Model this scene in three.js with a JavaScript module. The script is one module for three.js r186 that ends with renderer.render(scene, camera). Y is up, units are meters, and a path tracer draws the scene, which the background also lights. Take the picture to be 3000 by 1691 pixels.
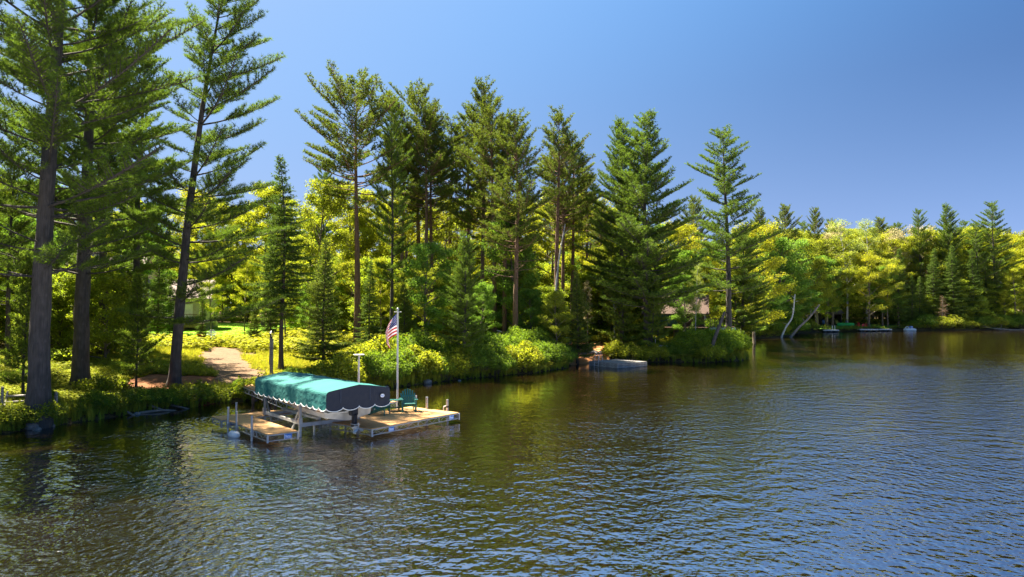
import * as THREE from 'three';
import { mergeGeometries, mergeVertices } from 'three/addons/utils/BufferGeometryUtils.js';
import { RoundedBoxGeometry } from 'three/addons/geometries/RoundedBoxGeometry.js';

const V = (x = 0, y = 0, z = 0) => new THREE.Vector3(x, y, z);
const scene = new THREE.Scene();

// ---------------------------------------------------------------- camera
const camera = new THREE.PerspectiveCamera(45.81, 1024 / 577, 0.1, 2000);
camera.position.set(0, 5.2, 0);
camera.lookAt(0, 5.2 + 100 * 0.027236, -100);
scene.add(camera);

// ---------------------------------------------------------------- sky: clear blue air, paler toward the sun and the horizon
const EXPOSURE = 5.6;
const SUN = V(-0.79 * Math.cos(1.04), Math.sin(1.04), -0.61 * Math.cos(1.04)).normalize();
{
  const W = 1024, Hh = 512, data = new Float32Array(W * Hh * 4);
  const mixc = (a, b, k) => [a[0] + (b[0] - a[0]) * k, a[1] + (b[1] - a[1]) * k, a[2] + (b[2] - a[2]) * k];
  const DEEP = [0.012, 0.14, 0.45], MID = [0.11, 0.43, 1.0], LOW = [0.36, 0.54, 1.0], PALE = [0.86, 0.91, 1.0];
  for (let j = 0; j < Hh; j++) for (let i = 0; i < W; i++) {
    const el = ((j + 0.5) / Hh - 0.5) * Math.PI, az = ((i + 0.5) / W - 0.5) * 2 * Math.PI;
    const d = V(Math.cos(el) * Math.cos(az), Math.sin(el), Math.cos(el) * Math.sin(az));
    const g = Math.acos(Math.min(1, Math.max(-1, d.dot(SUN))));            // angle from the sun
    const e = Math.max(0, el);
    const ss = (a, b, x) => { const t = Math.min(1, Math.max(0, (x - a) / (b - a))); return t * t * (3 - 2 * t); };
    const deep = ss(0.8, 1.4, g) * (1 - 0.75 * ss(1.65, 2.5, g));            // clear air is deepest at right angles to the sun
    const blue = mixc(MID, DEEP, deep * (0.5 + 0.5 * Math.min(1, e / 0.3)));
    let c = mixc(blue, LOW, Math.exp(-((e / 0.145) ** 1.25)));
    c = mixc(c, PALE, Math.min(1, 1.0 * Math.exp(-((g / 0.6) ** 2)) + 0.9 * Math.exp(-e / 0.26) * Math.exp(-((g / 1.15) ** 2))));
    const k = (j * W + i) * 4;
    data[k] = c[0] / EXPOSURE; data[k + 1] = c[1] / EXPOSURE; data[k + 2] = c[2] / EXPOSURE; data[k + 3] = 1;
  }
  const sky = new THREE.DataTexture(data, W, Hh, THREE.RGBAFormat, THREE.FloatType);
  sky.mapping = THREE.EquirectangularReflectionMapping; sky.magFilter = THREE.LinearFilter; sky.needsUpdate = true;
  scene.background = sky; scene.environment = sky;
}
// ---------------------------------------------------------------- sun, low in the sky behind the trees on the lawn's side
const sun = new THREE.DirectionalLight(new THREE.Color(1.0, 0.9, 0.72), 5.0);
sun.position.copy(SUN).multiplyScalar(300).add(V(0, 0, -60)); sun.target.position.set(0, 0, -60);
sun.castShadow = true; sun.shadow.radius = 1; sun.shadow.mapSize.set(4096, 4096);
Object.assign(sun.shadow.camera, { left: -130, right: 130, top: 120, bottom: -120, near: 10, far: 700 });
scene.add(sun, sun.target);

const renderer = new THREE.WebGLRenderer({ antialias: true });
renderer.setSize(1024, 577); renderer.shadowMap.enabled = true;
renderer.toneMapping = THREE.LinearToneMapping; renderer.toneMappingExposure = EXPOSURE;

// ---------------------------------------------------------------- helpers
function mulberry(a) { return () => { a |= 0; a = (a + 0x6d2b79f5) | 0; let t = Math.imul(a ^ (a >>> 15), 1 | a); t = (t + Math.imul(t ^ (t >>> 7), 61 | t)) ^ t; return ((t ^ (t >>> 14)) >>> 0) / 4294967296; }; }
const hash2 = (x, y, s = 0) => { let h = Math.imul(x | 0, 374761393) ^ Math.imul(y | 0, 668265263) ^ Math.imul(s + 11, 1274126177); h = Math.imul(h ^ (h >>> 13), 1274126177); return ((h ^ (h >>> 16)) >>> 0) / 4294967296; };
function vnoise(x, y, per = 0, s = 0) {                                   // value noise, periodic when per > 0
  const xi = Math.floor(x), yi = Math.floor(y), fx = x - xi, fy = y - yi, w = (n) => (per ? ((n % per) + per) % per : n);
  const u = fx * fx * (3 - 2 * fx), v = fy * fy * (3 - 2 * fy), a = hash2(w(xi), w(yi), s), b = hash2(w(xi + 1), w(yi), s), c = hash2(w(xi), w(yi + 1), s), d = hash2(w(xi + 1), w(yi + 1), s);
  return a + (b - a) * u + (c - a) * v + (a - b - c + d) * u * v;
}
function fbm(x, y, oct = 4, per = 0, s = 0) { let v = 0, a = 0.5, t = 0; for (let o = 0; o < oct; o++) { v += a * vnoise(x, y, per, s + o); t += a; a *= 0.5; x *= 2; y *= 2; per *= 2; } return v / t; }
const taken = new Map();
function numbered(name) { const n = taken.get(name) ?? 0; taken.set(name, n + 1); return n ? `${name}_${String(n).padStart(3, '0')}` : name; }
function tag(o, label, category, group, kind) { o.userData.label = label; if (category) o.userData.category = category; if (group) o.userData.group = group; if (kind) o.userData.kind = kind; return o; }
function thing(name, label, category, pos = [0, 0, 0], turn = 0, group) { const o = new THREE.Group(); o.name = numbered(name); o.position.set(...pos); o.rotation.y = turn; scene.add(o); return tag(o, label, category, group); }
function part(name, geo, mat, parent = scene) {
  const g = Array.isArray(geo) ? (geo.length > 1 ? mergeGeometries(geo.map((q) => { const r = q.index ? q.toNonIndexed() : q; return r; })) : geo[0]) : geo;
  const m = new THREE.Mesh(g, mat); m.name = parent === scene ? numbered(name) : name; m.castShadow = m.receiveShadow = true; parent.add(m); return m;
}
function metric(g) {                                                     // uv in metres, by the way each face points
  const q = g.index ? g.toNonIndexed() : g, p = q.attributes.position, n = q.attributes.normal, uv = new Float32Array(p.count * 2);
  for (let i = 0; i < p.count; i++) {
    const ax = Math.abs(n.getX(i)), ay = Math.abs(n.getY(i)), az = Math.abs(n.getZ(i)), x = p.getX(i), y = p.getY(i), z = p.getZ(i);
    if (ay >= ax && ay >= az) { uv[2 * i] = x; uv[2 * i + 1] = z; } else if (ax >= az) { uv[2 * i] = z; uv[2 * i + 1] = y; } else { uv[2 * i] = x; uv[2 * i + 1] = y; }
  }
  q.setAttribute('uv', new THREE.BufferAttribute(uv, 2)); return q;
}
const bx = (w, h, d, x = 0, y = 0, z = 0, ry = 0, rx = 0, rz = 0) => { const g = metric(new THREE.BoxGeometry(w, h, d)); if (rx) g.rotateX(rx); if (rz) g.rotateZ(rz); if (ry) g.rotateY(ry); g.translate(x, y, z); return g; };
const rbx = (w, h, d, r, x = 0, y = 0, z = 0, ry = 0, rx = 0, rz = 0) => { const g = metric(new RoundedBoxGeometry(w, h, d, 2, r)); if (rx) g.rotateX(rx); if (rz) g.rotateZ(rz); if (ry) g.rotateY(ry); g.translate(x, y, z); return g; };
const cyl = (r0, r1, h, x = 0, y = 0, z = 0, n = 12) => { const g = new THREE.CylinderGeometry(r1, r0, h, n).toNonIndexed(); g.translate(x, y, z); return g; };   // y is its middle
const UP = V(0, 1, 0);
function bar(a, b, w, h = w) { const p = V(...a), q = V(...b), L = p.distanceTo(q), g = metric(new THREE.BoxGeometry(w, L, h)); g.applyQuaternion(new THREE.Quaternion().setFromUnitVectors(UP, q.clone().sub(p).normalize())); g.translate((p.x + q.x) / 2, (p.y + q.y) / 2, (p.z + q.z) / 2); return g; }
function rod(a, b, r, n = 8) { const p = V(...a), q = V(...b), g = new THREE.CylinderGeometry(r, r, p.distanceTo(q), n).toNonIndexed(); g.applyQuaternion(new THREE.Quaternion().setFromUnitVectors(UP, q.clone().sub(p).normalize())); g.translate((p.x + q.x) / 2, (p.y + q.y) / 2, (p.z + q.z) / 2); return g; }
const tubeOf = (pts, r, seg = 24, n = 6) => new THREE.TubeGeometry(new THREE.CatmullRomCurve3(pts.map((p) => V(...p))), seg, r, n).toNonIndexed();
function sheet(nu, nv, f, uvOf) {                                         // a smooth grid surface f(u, v) -> [x, y, z]
  const pos = [], uv = [], idx = [];
  for (let j = 0; j <= nv; j++) for (let i = 0; i <= nu; i++) { pos.push(...f(i / nu, j / nv)); const q = uvOf ? uvOf(i / nu, j / nv) : [i / nu, j / nv]; uv.push(q[0], q[1]); }
  for (let j = 0; j < nv; j++) for (let i = 0; i < nu; i++) { const a = j * (nu + 1) + i, b = a + 1, c = a + nu + 1, d = c + 1; idx.push(a, c, b, b, c, d); }
  const g = new THREE.BufferGeometry(); g.setAttribute('position', new THREE.Float32BufferAttribute(pos, 3)); g.setAttribute('uv', new THREE.Float32BufferAttribute(uv, 2)); g.setIndex(idx); g.computeVertexNormals(); return g;
}
// ---------------------------------------------------------------- textures
function tex(n, f, srgb = true, rep = 1) {
  const data = new Uint8Array(n * n * 4);
  for (let j = 0; j < n; j++) for (let i = 0; i < n; i++) { const c = f(i / n, j / n), k = (j * n + i) * 4; for (let q = 0; q < 3; q++) data[k + q] = Math.max(0, Math.min(255, Math.round(255 * (Array.isArray(c) ? c[q] : c)))); data[k + 3] = 255; }
  const t = new THREE.DataTexture(data, n, n); t.wrapS = t.wrapT = THREE.RepeatWrapping; t.magFilter = THREE.LinearFilter; t.repeat.set(rep, rep); if (srgb) t.colorSpace = THREE.SRGBColorSpace; t.needsUpdate = true; return t;
}
const lerp3 = (a, b, k) => [a[0] + (b[0] - a[0]) * k, a[1] + (b[1] - a[1]) * k, a[2] + (b[2] - a[2]) * k];
const barkTone = tex(256, (u, v) => { const f = fbm(u * 24, v * 5, 4, 0, 3) * 0.6 + fbm(u * 8, v * 8, 3, 8, 9) * 0.4; return 0.5 + 0.5 * f; });
const barkBump = tex(256, (u, v) => { const r = Math.abs(vnoise(u * 22 + 1.5 * vnoise(u * 6, v * 6, 6, 5), v * 6, 0, 7) - 0.5) * 2; return 0.2 + 0.8 * Math.min(1, r * 1.6) * (0.7 + 0.3 * vnoise(u * 40, v * 20, 0, 8)); }, false);
const woodTone = tex(256, (u, v) => { const g = fbm(u * 4, v * 40, 4, 0, 21); return 0.62 + 0.38 * g; });
const woodGrey = tex(256, (u, v) => { const g = fbm(u * 5, v * 34, 4, 0, 27), s = fbm(u * 3, v * 3, 3, 3, 31); return 0.35 + 0.35 * g + 0.3 * s; });
const grainBump = tex(256, (u, v) => fbm(u * 6, v * 48, 3, 0, 33), false);
const litterTone = tex(512, (u, v) => { const a = fbm(u * 6, v * 6, 4, 6, 41), b = vnoise(u * 120, v * 120, 120, 43), c = vnoise(u * 60, v * 60, 60, 47); let q = lerp3([0.36, 0.27, 0.16], [0.5, 0.44, 0.2], a); q = lerp3(q, [0.68, 0.52, 0.34], b > 0.72 ? 0.7 : 0); return lerp3(q, [0.2, 0.16, 0.09], c > 0.7 ? 0.6 : 0); });
const grainy = tex(512, (u, v) => 0.55 + 0.3 * fbm(u * 16, v * 16, 4, 16, 51) + 0.15 * vnoise(u * 170, v * 170, 170, 53));
const chipTone = tex(512, (u, v) => { const a = vnoise(u * 90, v * 90, 90, 61), b = vnoise(u * 150, v * 60, 0, 63), f = fbm(u * 5, v * 5, 3, 5, 65); return lerp3([0.42, 0.34, 0.26], [0.88, 0.8, 0.68], Math.min(1, 0.2 + 0.45 * a * b * 2 + 0.3 * f)); });
const sandTone = tex(512, (u, v) => { const f = fbm(u * 6, v * 6, 4, 6, 71), b = vnoise(u * 140, v * 140, 140, 73); return lerp3([0.66, 0.44, 0.27], [0.9, 0.68, 0.45], 0.7 * f + 0.35 * b); });
const grassTone = tex(512, (u, v) => { const f = fbm(u * 8, v * 8, 4, 8, 81), b = vnoise(u * 160, v * 160, 160, 83); return lerp3([0.34, 0.5, 0.05], [0.55, 0.72, 0.08], 0.6 * f + 0.4 * b); });
const clothBump = tex(256, (u, v) => fbm(u * 7, v * 5, 4, 0, 91), false);
const blotch = tex(256, (u, v) => 0.78 + 0.22 * fbm(u * 5, v * 5, 4, 5, 95));
const M = (o) => new THREE.MeshStandardMaterial({ roughness: 0.8, ...o, color: new THREE.Color().setRGB(...(o.color ?? [1, 1, 1])) });
const mats = {
  barkPine: M({ color: [0.14, 0.12, 0.105], roughness: 0.95, map: barkTone, bumpMap: barkBump, bumpScale: 0.03 }),
  barkRed: M({ color: [0.33, 0.19, 0.11], roughness: 0.95, map: barkTone, bumpMap: barkBump, bumpScale: 0.02 }),
  barkSpruce: M({ color: [0.16, 0.12, 0.095], roughness: 0.95, map: barkTone, bumpMap: barkBump, bumpScale: 0.02 }),
  barkLeafy: M({ color: [0.24, 0.19, 0.14], roughness: 0.95, map: barkTone, bumpMap: barkBump, bumpScale: 0.01 }),
  barkBirch: M({ color: [0.75, 0.73, 0.68], roughness: 0.8, map: barkTone }),
  deadWood: M({ color: [0.36, 0.29, 0.23], roughness: 0.95, map: barkTone }),
  deck: M({ color: [0.74, 0.4, 0.14], roughness: 0.75, map: woodTone, bumpMap: grainBump, bumpScale: 0.003 }),
  greyWood: M({ color: [0.46, 0.43, 0.39], roughness: 0.9, map: woodGrey, bumpMap: grainBump, bumpScale: 0.004 }),
  brownWood: M({ color: [0.2, 0.12, 0.07], roughness: 0.85, map: woodTone, bumpMap: grainBump, bumpScale: 0.004 }),
  metal: M({ color: [0.6, 0.6, 0.6], roughness: 0.42, metalness: 0.85, map: blotch }),
  dullMetal: M({ color: [0.62, 0.6, 0.54], roughness: 0.6, metalness: 0.35, map: blotch }),
  whitePaint: M({ color: [0.78, 0.77, 0.74], roughness: 0.5, map: blotch }),
  chair: M({ color: [0.02, 0.16, 0.13], roughness: 0.45 }),
  darkGreen: M({ color: [0.02, 0.07, 0.05], roughness: 0.5 }),
  black: M({ color: [0.012, 0.012, 0.016], roughness: 0.3 }),
  rubber: M({ color: [0.02, 0.02, 0.02], roughness: 0.8 }),
  stone: M({ color: [0.34, 0.31, 0.28], roughness: 0.95, map: grainy }),
};
// ---------------------------------------------------------------- the lake's outline and the land round it
const LAKE = [[-60, 140], [-58, 60], [-46, 10], [-36, -8], [-29, -18], [-24, -24], [-21.1, -28.2], [-19.1, -32.2], [-16.9, -34.7], [-15.2, -37.4], [-11.2, -41.4], [-7.4, -44.2], [-3.4, -49], [0.4, -52.8], [4.2, -57.5], [6.2, -62.4], [9, -64.4], [12.4, -64.4], [18.8, -64.2], [22.6, -66.5], [24.6, -71], [24, -80], [26, -92], [31, -104], [38, -112.5], [45, -115.6], [51, -124], [57.6, -137], [69, -146], [90, -152], [117, -156], [150, -158], [200, -150], [255, -120], [270, 0], [260, 140]];
function lakeDist(x, z) {                                                 // metres from the waterline, positive on land
  let best = 1e9, inside = false;
  for (let i = 0, j = LAKE.length - 1; i < LAKE.length; j = i++) {
    const [ax, az] = LAKE[j], [bx2, bz] = LAKE[i], dx = bx2 - ax, dz = bz - az;
    const t = Math.max(0, Math.min(1, ((x - ax) * dx + (z - az) * dz) / (dx * dx + dz * dz)));
    best = Math.min(best, Math.hypot(x - ax - t * dx, z - az - t * dz));
    if ((bz > z) !== (az > z) && x < ((ax - bx2) * (z - bz)) / (az - bz) + bx2) inside = !inside;
  }
  return inside ? -best : best;
}
function shoreDist(x, z) { return lakeDist(x, z) + (fbm(x * 0.35 + 40, z * 0.35 + 70, 3) - 0.5) * 1.3; }
function landHeight(x, z) {
  const d = shoreDist(x, z);
  if (d < 0) return -0.05 + Math.max(-1.8, 0.28 * d);
  const h = -0.05 + 0.42 * (1 - Math.exp(-d / 0.5)) + 2.1 * (1 - Math.exp(-d / 18)) + 0.011 * Math.min(d, 120);
  return h + (fbm(x * 0.12 + 10, z * 0.12 + 30, 3) - 0.5) * 0.35 * Math.min(1, d / 6) + (fbm(x * 0.8, z * 0.8, 2, 0, 5) - 0.5) * 0.12 * Math.min(1, d / 2);
}
{
  const axis = (lo, a, b, hi, fine, grow) => { const out = []; let s = fine; for (let x = a; x > lo; x -= s, s *= grow) out.unshift(x); out.unshift(lo); for (let x = a + fine; x < b; x += fine) out.push(x); s = fine; for (let x = b; x < hi; x += s, s *= grow) out.push(x); out.push(hi); return out; };
  const xs = axis(-420, -38, 30, 460, 0.6, 1.07), zs = axis(-520, -92, -18, 180, 0.6, 1.06), pos = [], uv = [], idx = [];
  for (const z of zs) for (const x of xs) { pos.push(x, landHeight(x, z), z); uv.push(x / 5, z / 5); }
  const n = xs.length;
  for (let j = 0; j + 1 < zs.length; j++) for (let i = 0; i + 1 < n; i++) { const a = j * n + i; idx.push(a, a + n, a + 1, a + 1, a + n, a + n + 1); }
  const g = new THREE.BufferGeometry(); g.setAttribute('position', new THREE.Float32BufferAttribute(pos, 3)); g.setAttribute('uv', new THREE.Float32BufferAttribute(uv, 2)); g.setIndex(idx); g.computeVertexNormals();
  const m = part('ground', g, M({ color: [0.55, 0.55, 0.5], roughness: 1, map: litterTone }));
  tag(m, 'brown forest floor and lake bed covered in leaf litter', null, null, 'structure');
}
// lawn, gravel path, sand: thin draped sheets with ragged edges
function inside(poly, x, z) { let c = false; for (let i = 0, j = poly.length - 1; i < poly.length; j = i++) { const [ax, az] = poly[j], [bx2, bz] = poly[i]; if ((bz > z) !== (az > z) && x < ((ax - bx2) * (z - bz)) / (az - bz) + bx2) c = !c; } return c; }
function polyDist(poly, x, z) { let best = 1e9; for (let i = 0, j = poly.length - 1; i < poly.length; j = i++) { const [ax, az] = poly[j], [bx2, bz] = poly[i], dx = bx2 - ax, dz = bz - az, t = Math.max(0, Math.min(1, ((x - ax) * dx + (z - az) * dz) / (dx * dx + dz * dz))); best = Math.min(best, Math.hypot(x - ax - t * dx, z - az - t * dz)); } return inside(poly, x, z) ? best : -best; }
const ragged = (poly, x, z) => polyDist(poly, x, z) + (fbm(x * 0.7 + 5, z * 0.7 + 9, 3) - 0.5) * 1.1;
function draped(name, poly, lift, mat, step, scale, label) {
  const bxs = poly.map((p) => p[0]), bzs = poly.map((p) => p[1]), x0 = Math.min(...bxs) - 1, x1 = Math.max(...bxs) + 1, z0 = Math.min(...bzs) - 1, z1 = Math.max(...bzs) + 1;
  const pos = [], uv = [];
  const put = (x, z) => { pos.push(x, landHeight(x, z) + lift, z); uv.push(x / scale, z / scale); };
  for (let x = x0; x < x1; x += step) for (let z = z0; z < z1; z += step) {
    if (ragged(poly, x + step / 2, z + step / 2) < 0) continue;
    put(x, z); put(x, z + step); put(x + step, z); put(x + step, z); put(x, z + step); put(x + step, z + step);
  }
  const g = new THREE.BufferGeometry(); g.setAttribute('position', new THREE.Float32BufferAttribute(pos, 3)); g.setAttribute('uv', new THREE.Float32BufferAttribute(uv, 2));
  const gm = mergeVertices(g); gm.computeVertexNormals();
  return tag(part(name, gm, mat), label, null, null, 'structure');
}
const LAWN = [[-44, -64], [-33, -57], [-27, -57.5], [-24, -62], [-22, -74], [-24, -92], [-60, -96], [-60, -70]];
const PATH = [[-16.2, -39.2], [-14.2, -40.2], [-16.2, -44.5], [-19.2, -49], [-21.4, -55], [-24.5, -55.5], [-22.6, -49], [-19.4, -43.5]];
const SAND = [[5.0, -60.2], [6.6, -62.6], [9.2, -64.2], [9.9, -68], [10.4, -73.5], [5.8, -74.5], [4.9, -67]];
const EARTH = [[-17.2, -35.2], [-15.8, -36.6], [-17.4, -41], [-21.8, -41.5], [-22, -37.6], [-19.3, -34.2]];
const FARBEACH = [[62, -142.8], [69.5, -147.6], [89, -153.4], [89, -158], [66, -156], [58, -146]];
draped('lawn', LAWN, 0.05, M({ color: [1, 1, 1], roughness: 1, map: grassTone, bumpMap: grainy, bumpScale: 0.05 }), 0.5, 3, 'bright green mown lawn in front of the house');
draped('gravel_path', PATH, 0.055, M({ color: [0.34, 0.27, 0.21], roughness: 1, map: chipTone, bumpMap: grainy, bumpScale: 0.03 }), 0.3, 2, 'pale gravel path running down from the lawn to the dock');
draped('sand_clearing', SAND, 0.05, M({ color: [0.85, 0.76, 0.66], roughness: 1, map: sandTone, bumpMap: grainy, bumpScale: 0.03 }), 0.3, 3, 'orange sandy clearing behind the floating raft');
draped('bare_earth', EARTH, 0.045, M({ color: [0.3, 0.23, 0.17], roughness: 1, map: sandTone, bumpMap: grainy, bumpScale: 0.03 }), 0.3, 2.4, 'trodden reddish earth of the bank below the leaning pine');
draped('far_beach', FARBEACH, 0.06, M({ color: [0.62, 0.66, 0.35], roughness: 1, map: grassTone, bumpMap: grainy, bumpScale: 0.03 }), 0.8, 4, 'strip of mown grass along the far shore below the dark shed');

const WAVE_A = 0.108, WAVE_B = 0.06, WATER = [0.0065, 0.0038, 0.0007];
// ---------------------------------------------------------------- lake water: wind ripples over dark brown water
{
  const N = 1024;
  function waves(seed, L, count, lmin, lmax, dir, spread, slope) {          // periodic sum of plane waves, heights in metres
    const r = mulberry(seed), h = new Float32Array(N * N), gust = new Float32Array(N * N);
    for (let w = 0; w < count; w++) {
      const lam = lmin * (lmax / lmin) ** (r() ** 1.15), a = dir + (r() + r() + r() - 1.5) / 1.5 * spread;
      const kx = Math.round((L / lam) * Math.cos(a)), kz = Math.round((L / lam) * Math.sin(a)); if (!kx && !kz) continue;
      const k = (2 * Math.PI / L) * Math.hypot(kx, kz), A = (slope / k) * Math.sqrt(2 / count) * (0.6 + 0.8 * r()), ph = r() * 6.283;
      const cx = new Float32Array(N), sx = new Float32Array(N);
      for (let i = 0; i < N; i++) { cx[i] = Math.cos((2 * Math.PI * kx * i) / N); sx[i] = Math.sin((2 * Math.PI * kx * i) / N); }
      for (let j = 0; j < N; j++) { const q = (2 * Math.PI * kz * j) / N + ph, c = Math.cos(q) * A, s = Math.sin(q) * A; for (let i = 0; i < N; i++) h[j * N + i] += cx[i] * c - sx[i] * s; }
    }
    for (let j = 0; j < N; j++) for (let i = 0; i < N; i++) h[j * N + i] *= 0.2 + 1.6 * fbm((i / N) * 4, (j / N) * 4, 3, 4, seed);
    return h;
  }
  const LA = 19, LB = 27.3;
  const hA = waves(7, LA, 140, 0.08, 0.5, 1.25, 3.4, WAVE_A), hB = waves(23, LB, 100, 0.18, 1.6, 1.75, 2.0, WAVE_B);
  let lo = 1e9, hi = -1e9; for (const v of hA) { lo = Math.min(lo, v); hi = Math.max(hi, v); }
  const ba = new Float32Array(N * N * 4), nb = new Float32Array(N * N * 4), px = LB / N;
  for (let k = 0; k < N * N; k++) { const v = (hA[k] - lo) / (hi - lo); ba[4 * k] = ba[4 * k + 1] = ba[4 * k + 2] = v; ba[4 * k + 3] = 1; }
  for (let j = 0; j < N; j++) for (let i = 0; i < N; i++) {
    const dx = (hB[j * N + ((i + 1) % N)] - hB[j * N + ((i + N - 1) % N)]) / (2 * px), dz = (hB[((j + 1) % N) * N + i] - hB[((j + N - 1) % N) * N + i]) / (2 * px), l = Math.hypot(dx, dz, 1), k = 4 * (j * N + i);
    nb[k] = 0.5 - (0.5 * dx) / l; nb[k + 1] = 0.5 - (0.5 * dz) / l; nb[k + 2] = 0.5 + 0.5 / l; nb[k + 3] = 1;
  }
  const mk = (d, L) => { const t = new THREE.DataTexture(d, N, N, THREE.RGBAFormat, THREE.FloatType); t.wrapS = t.wrapT = THREE.RepeatWrapping; t.magFilter = THREE.LinearFilter; t.repeat.set(1 / L, 1 / L); t.needsUpdate = true; return t; };
  const ta = mk(ba, LA), tb = mk(nb, LB);
  // the wind ruffles the open water; it dies away under the wooded shores
  const ruffle = (x, z) => { const D = -z, b = x / Math.max(6, D), reach = b < 0 ? 31 - 5 * Math.min(0.8, -b) : 33 + 70 * Math.min(0.5, b); return (reach - D) / 12 + 1.6 * (fbm(x * 0.045 + 20, z * 0.07 + 8, 3) - 0.5); };
  const axis = (lo, a, b, hi, fine) => { const out = [lo]; for (let q = a; q <= b; q += fine) out.push(q); out.push(hi); return out; };
  const xs = axis(-420, -60, 130, 460, 1.25), zs = axis(-200, -170, 0, 180, 1.0), n = xs.length, pos = [], uv = [], sets = [[], [], [], []];
  for (const z of zs) for (const x of xs) { pos.push(x, 0, z); uv.push(x, -z); }
  for (let j = 0; j + 1 < zs.length; j++) for (let i = 0; i + 1 < n; i++) {
    const q = ruffle((xs[i] + xs[i + 1]) / 2, (zs[j] + zs[j + 1]) / 2) + (hash2(i, j, 3) - 0.5) * 0.5, level = q > 0.7 ? 0 : q > 0 ? 1 : q > -0.7 ? 2 : 3, a = j * n + i; sets[level].push(a, a + n, a + 1, a + 1, a + n, a + n + 1);
  }
  const P = new THREE.Float32BufferAttribute(pos, 3), U = new THREE.Float32BufferAttribute(uv, 2), Nn = new THREE.Float32BufferAttribute(pos.map((_, k) => (k % 3 === 1 ? 1 : 0)), 3);
  [[1, 'ruffled dark brown lake water out from the shore'], [0.68, 'half-ruffled lake water between the open and the sheltered water'], [0.38, 'lightly rippled lake water toward the wooded shores'], [0.16, 'sheltered calm lake water mirroring the trees']].forEach(([k, label], q) => {
    const mat = new THREE.MeshPhysicalMaterial({ roughness: 0.07, ior: 2.6, specularIntensity: 3.0, bumpMap: ta, bumpScale: (hi - lo) * k, normalMap: tb, normalScale: new THREE.Vector2(k, k) }); mat.color.setRGB(...WATER);
    const g = new THREE.BufferGeometry(); g.setAttribute('position', P); g.setAttribute('uv', U); g.setAttribute('normal', Nn); g.setIndex(sets[q]); tag(part('lake_water', g, mat), label, null, null, 'structure');
  });
}
// ---------------------------------------------------------------- trees
class Soup {                                                              // growing triangle soup: flat leaf faces or smooth wood
  constructor() { this.p = []; this.c = []; this.uv = []; this.n = []; this.i = []; }
  tri(a, b, c, col) { this.p.push(a.x, a.y, a.z, b.x, b.y, b.z, c.x, c.y, c.z); for (let k = 0; k < 3; k++) this.c.push(col[0], col[1], col[2]); }
  quad(a, b, c, d, col) { const k = this.p.length / 3; this.p.push(a.x, a.y, a.z, b.x, b.y, b.z, c.x, c.y, c.z, d.x, d.y, d.z); for (let q = 0; q < 4; q++) this.c.push(col[0], col[1], col[2]); this.i.push(k, k + 1, k + 2, k, k + 2, k + 3); }
  leaves() { const g = new THREE.BufferGeometry(); g.setAttribute('position', new THREE.Float32BufferAttribute(this.p, 3)); g.setAttribute('color', new THREE.Float32BufferAttribute(this.c, 3)); if (this.i.length) g.setIndex(this.i); return g; }
  tube(pts, rad, sides, ripple = 0, seed = 0) {
    const base = this.p.length / 3, n = pts.length, t = V(), x = V(1, 0, 0), a = V(), b = V(); let len = 0;
    for (let k = 0; k < n; k++) {
      t.copy(pts[Math.min(n - 1, k + 1)]).sub(pts[Math.max(0, k - 1)]).normalize();
      a.copy(Math.abs(t.x) > 0.9 ? V(0, 0, 1) : x).cross(t).normalize(); b.copy(t).cross(a);
      if (k) len += pts[k].distanceTo(pts[k - 1]);
      for (let s = 0; s <= sides; s++) {
        const f = (s / sides) * 2 * Math.PI, cs = Math.cos(f), sn = Math.sin(f), r = rad[k] * (1 + ripple * (vnoise(Math.cos(f) * 2 + 9, len * 1.3 + Math.sin(f) * 2, 0, seed) - 0.5));
        const nx = a.x * cs + b.x * sn, ny = a.y * cs + b.y * sn, nz = a.z * cs + b.z * sn;
        this.p.push(pts[k].x + nx * r, pts[k].y + ny * r, pts[k].z + nz * r); this.n.push(nx, ny, nz); this.uv.push((s / sides) * Math.max(1, Math.round(rad[0] * 4)), len * 0.5);
      }
    }
    for (let k = 0; k + 1 < n; k++) for (let s = 0; s < sides; s++) { const q = base + k * (sides + 1) + s; this.i.push(q, q + 1, q + sides + 1, q + 1, q + sides + 2, q + sides + 1); }
  }
  wood() { const g = new THREE.BufferGeometry(); g.setAttribute('position', new THREE.Float32BufferAttribute(this.p, 3)); g.setAttribute('normal', new THREE.Float32BufferAttribute(this.n, 3)); g.setAttribute('uv', new THREE.Float32BufferAttribute(this.uv, 2)); g.setIndex(this.i); return g; }
}
const leafMat = (t = 0.35) => new THREE.MeshPhysicalMaterial({ vertexColors: true, roughness: 1, transmission: t, thickness: 0, specularIntensity: 0.25, side: THREE.DoubleSide });
const needleMat = leafMat(0.5), broadMat = leafMat(0.6), coverMat = leafMat(0.45);
const unit = (r) => { const z = 2 * r() - 1, a = 6.2832 * r(), q = Math.sqrt(1 - z * z); return V(q * Math.cos(a), z, q * Math.sin(a)); };
const tint = (c, r, k = 0.35) => { const m = 1 + (r() - 0.5) * 2 * k, y = (r() - 0.5) * k * 0.5; return [c[0] * m * (1 + y), c[1] * m, c[2] * m * (1 - y)]; };
function tuft(f, r, p, dir, k, len, w, col) {
  const c = tint(col, r), d = V(), s = V();
  for (let j = 0; j < k; j++) {
    d.copy(unit(r)).multiplyScalar(0.85).addScaledVector(dir, 0.75).normalize(); s.copy(unit(r)).cross(d).normalize().multiplyScalar(w * 0.5);
    const l = len * (0.7 + 0.6 * r());
    f.tri(p.clone().sub(s), p.clone().add(s), V(p.x + d.x * l, p.y + d.y * l, p.z + d.z * l), c);
  }
}
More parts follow.
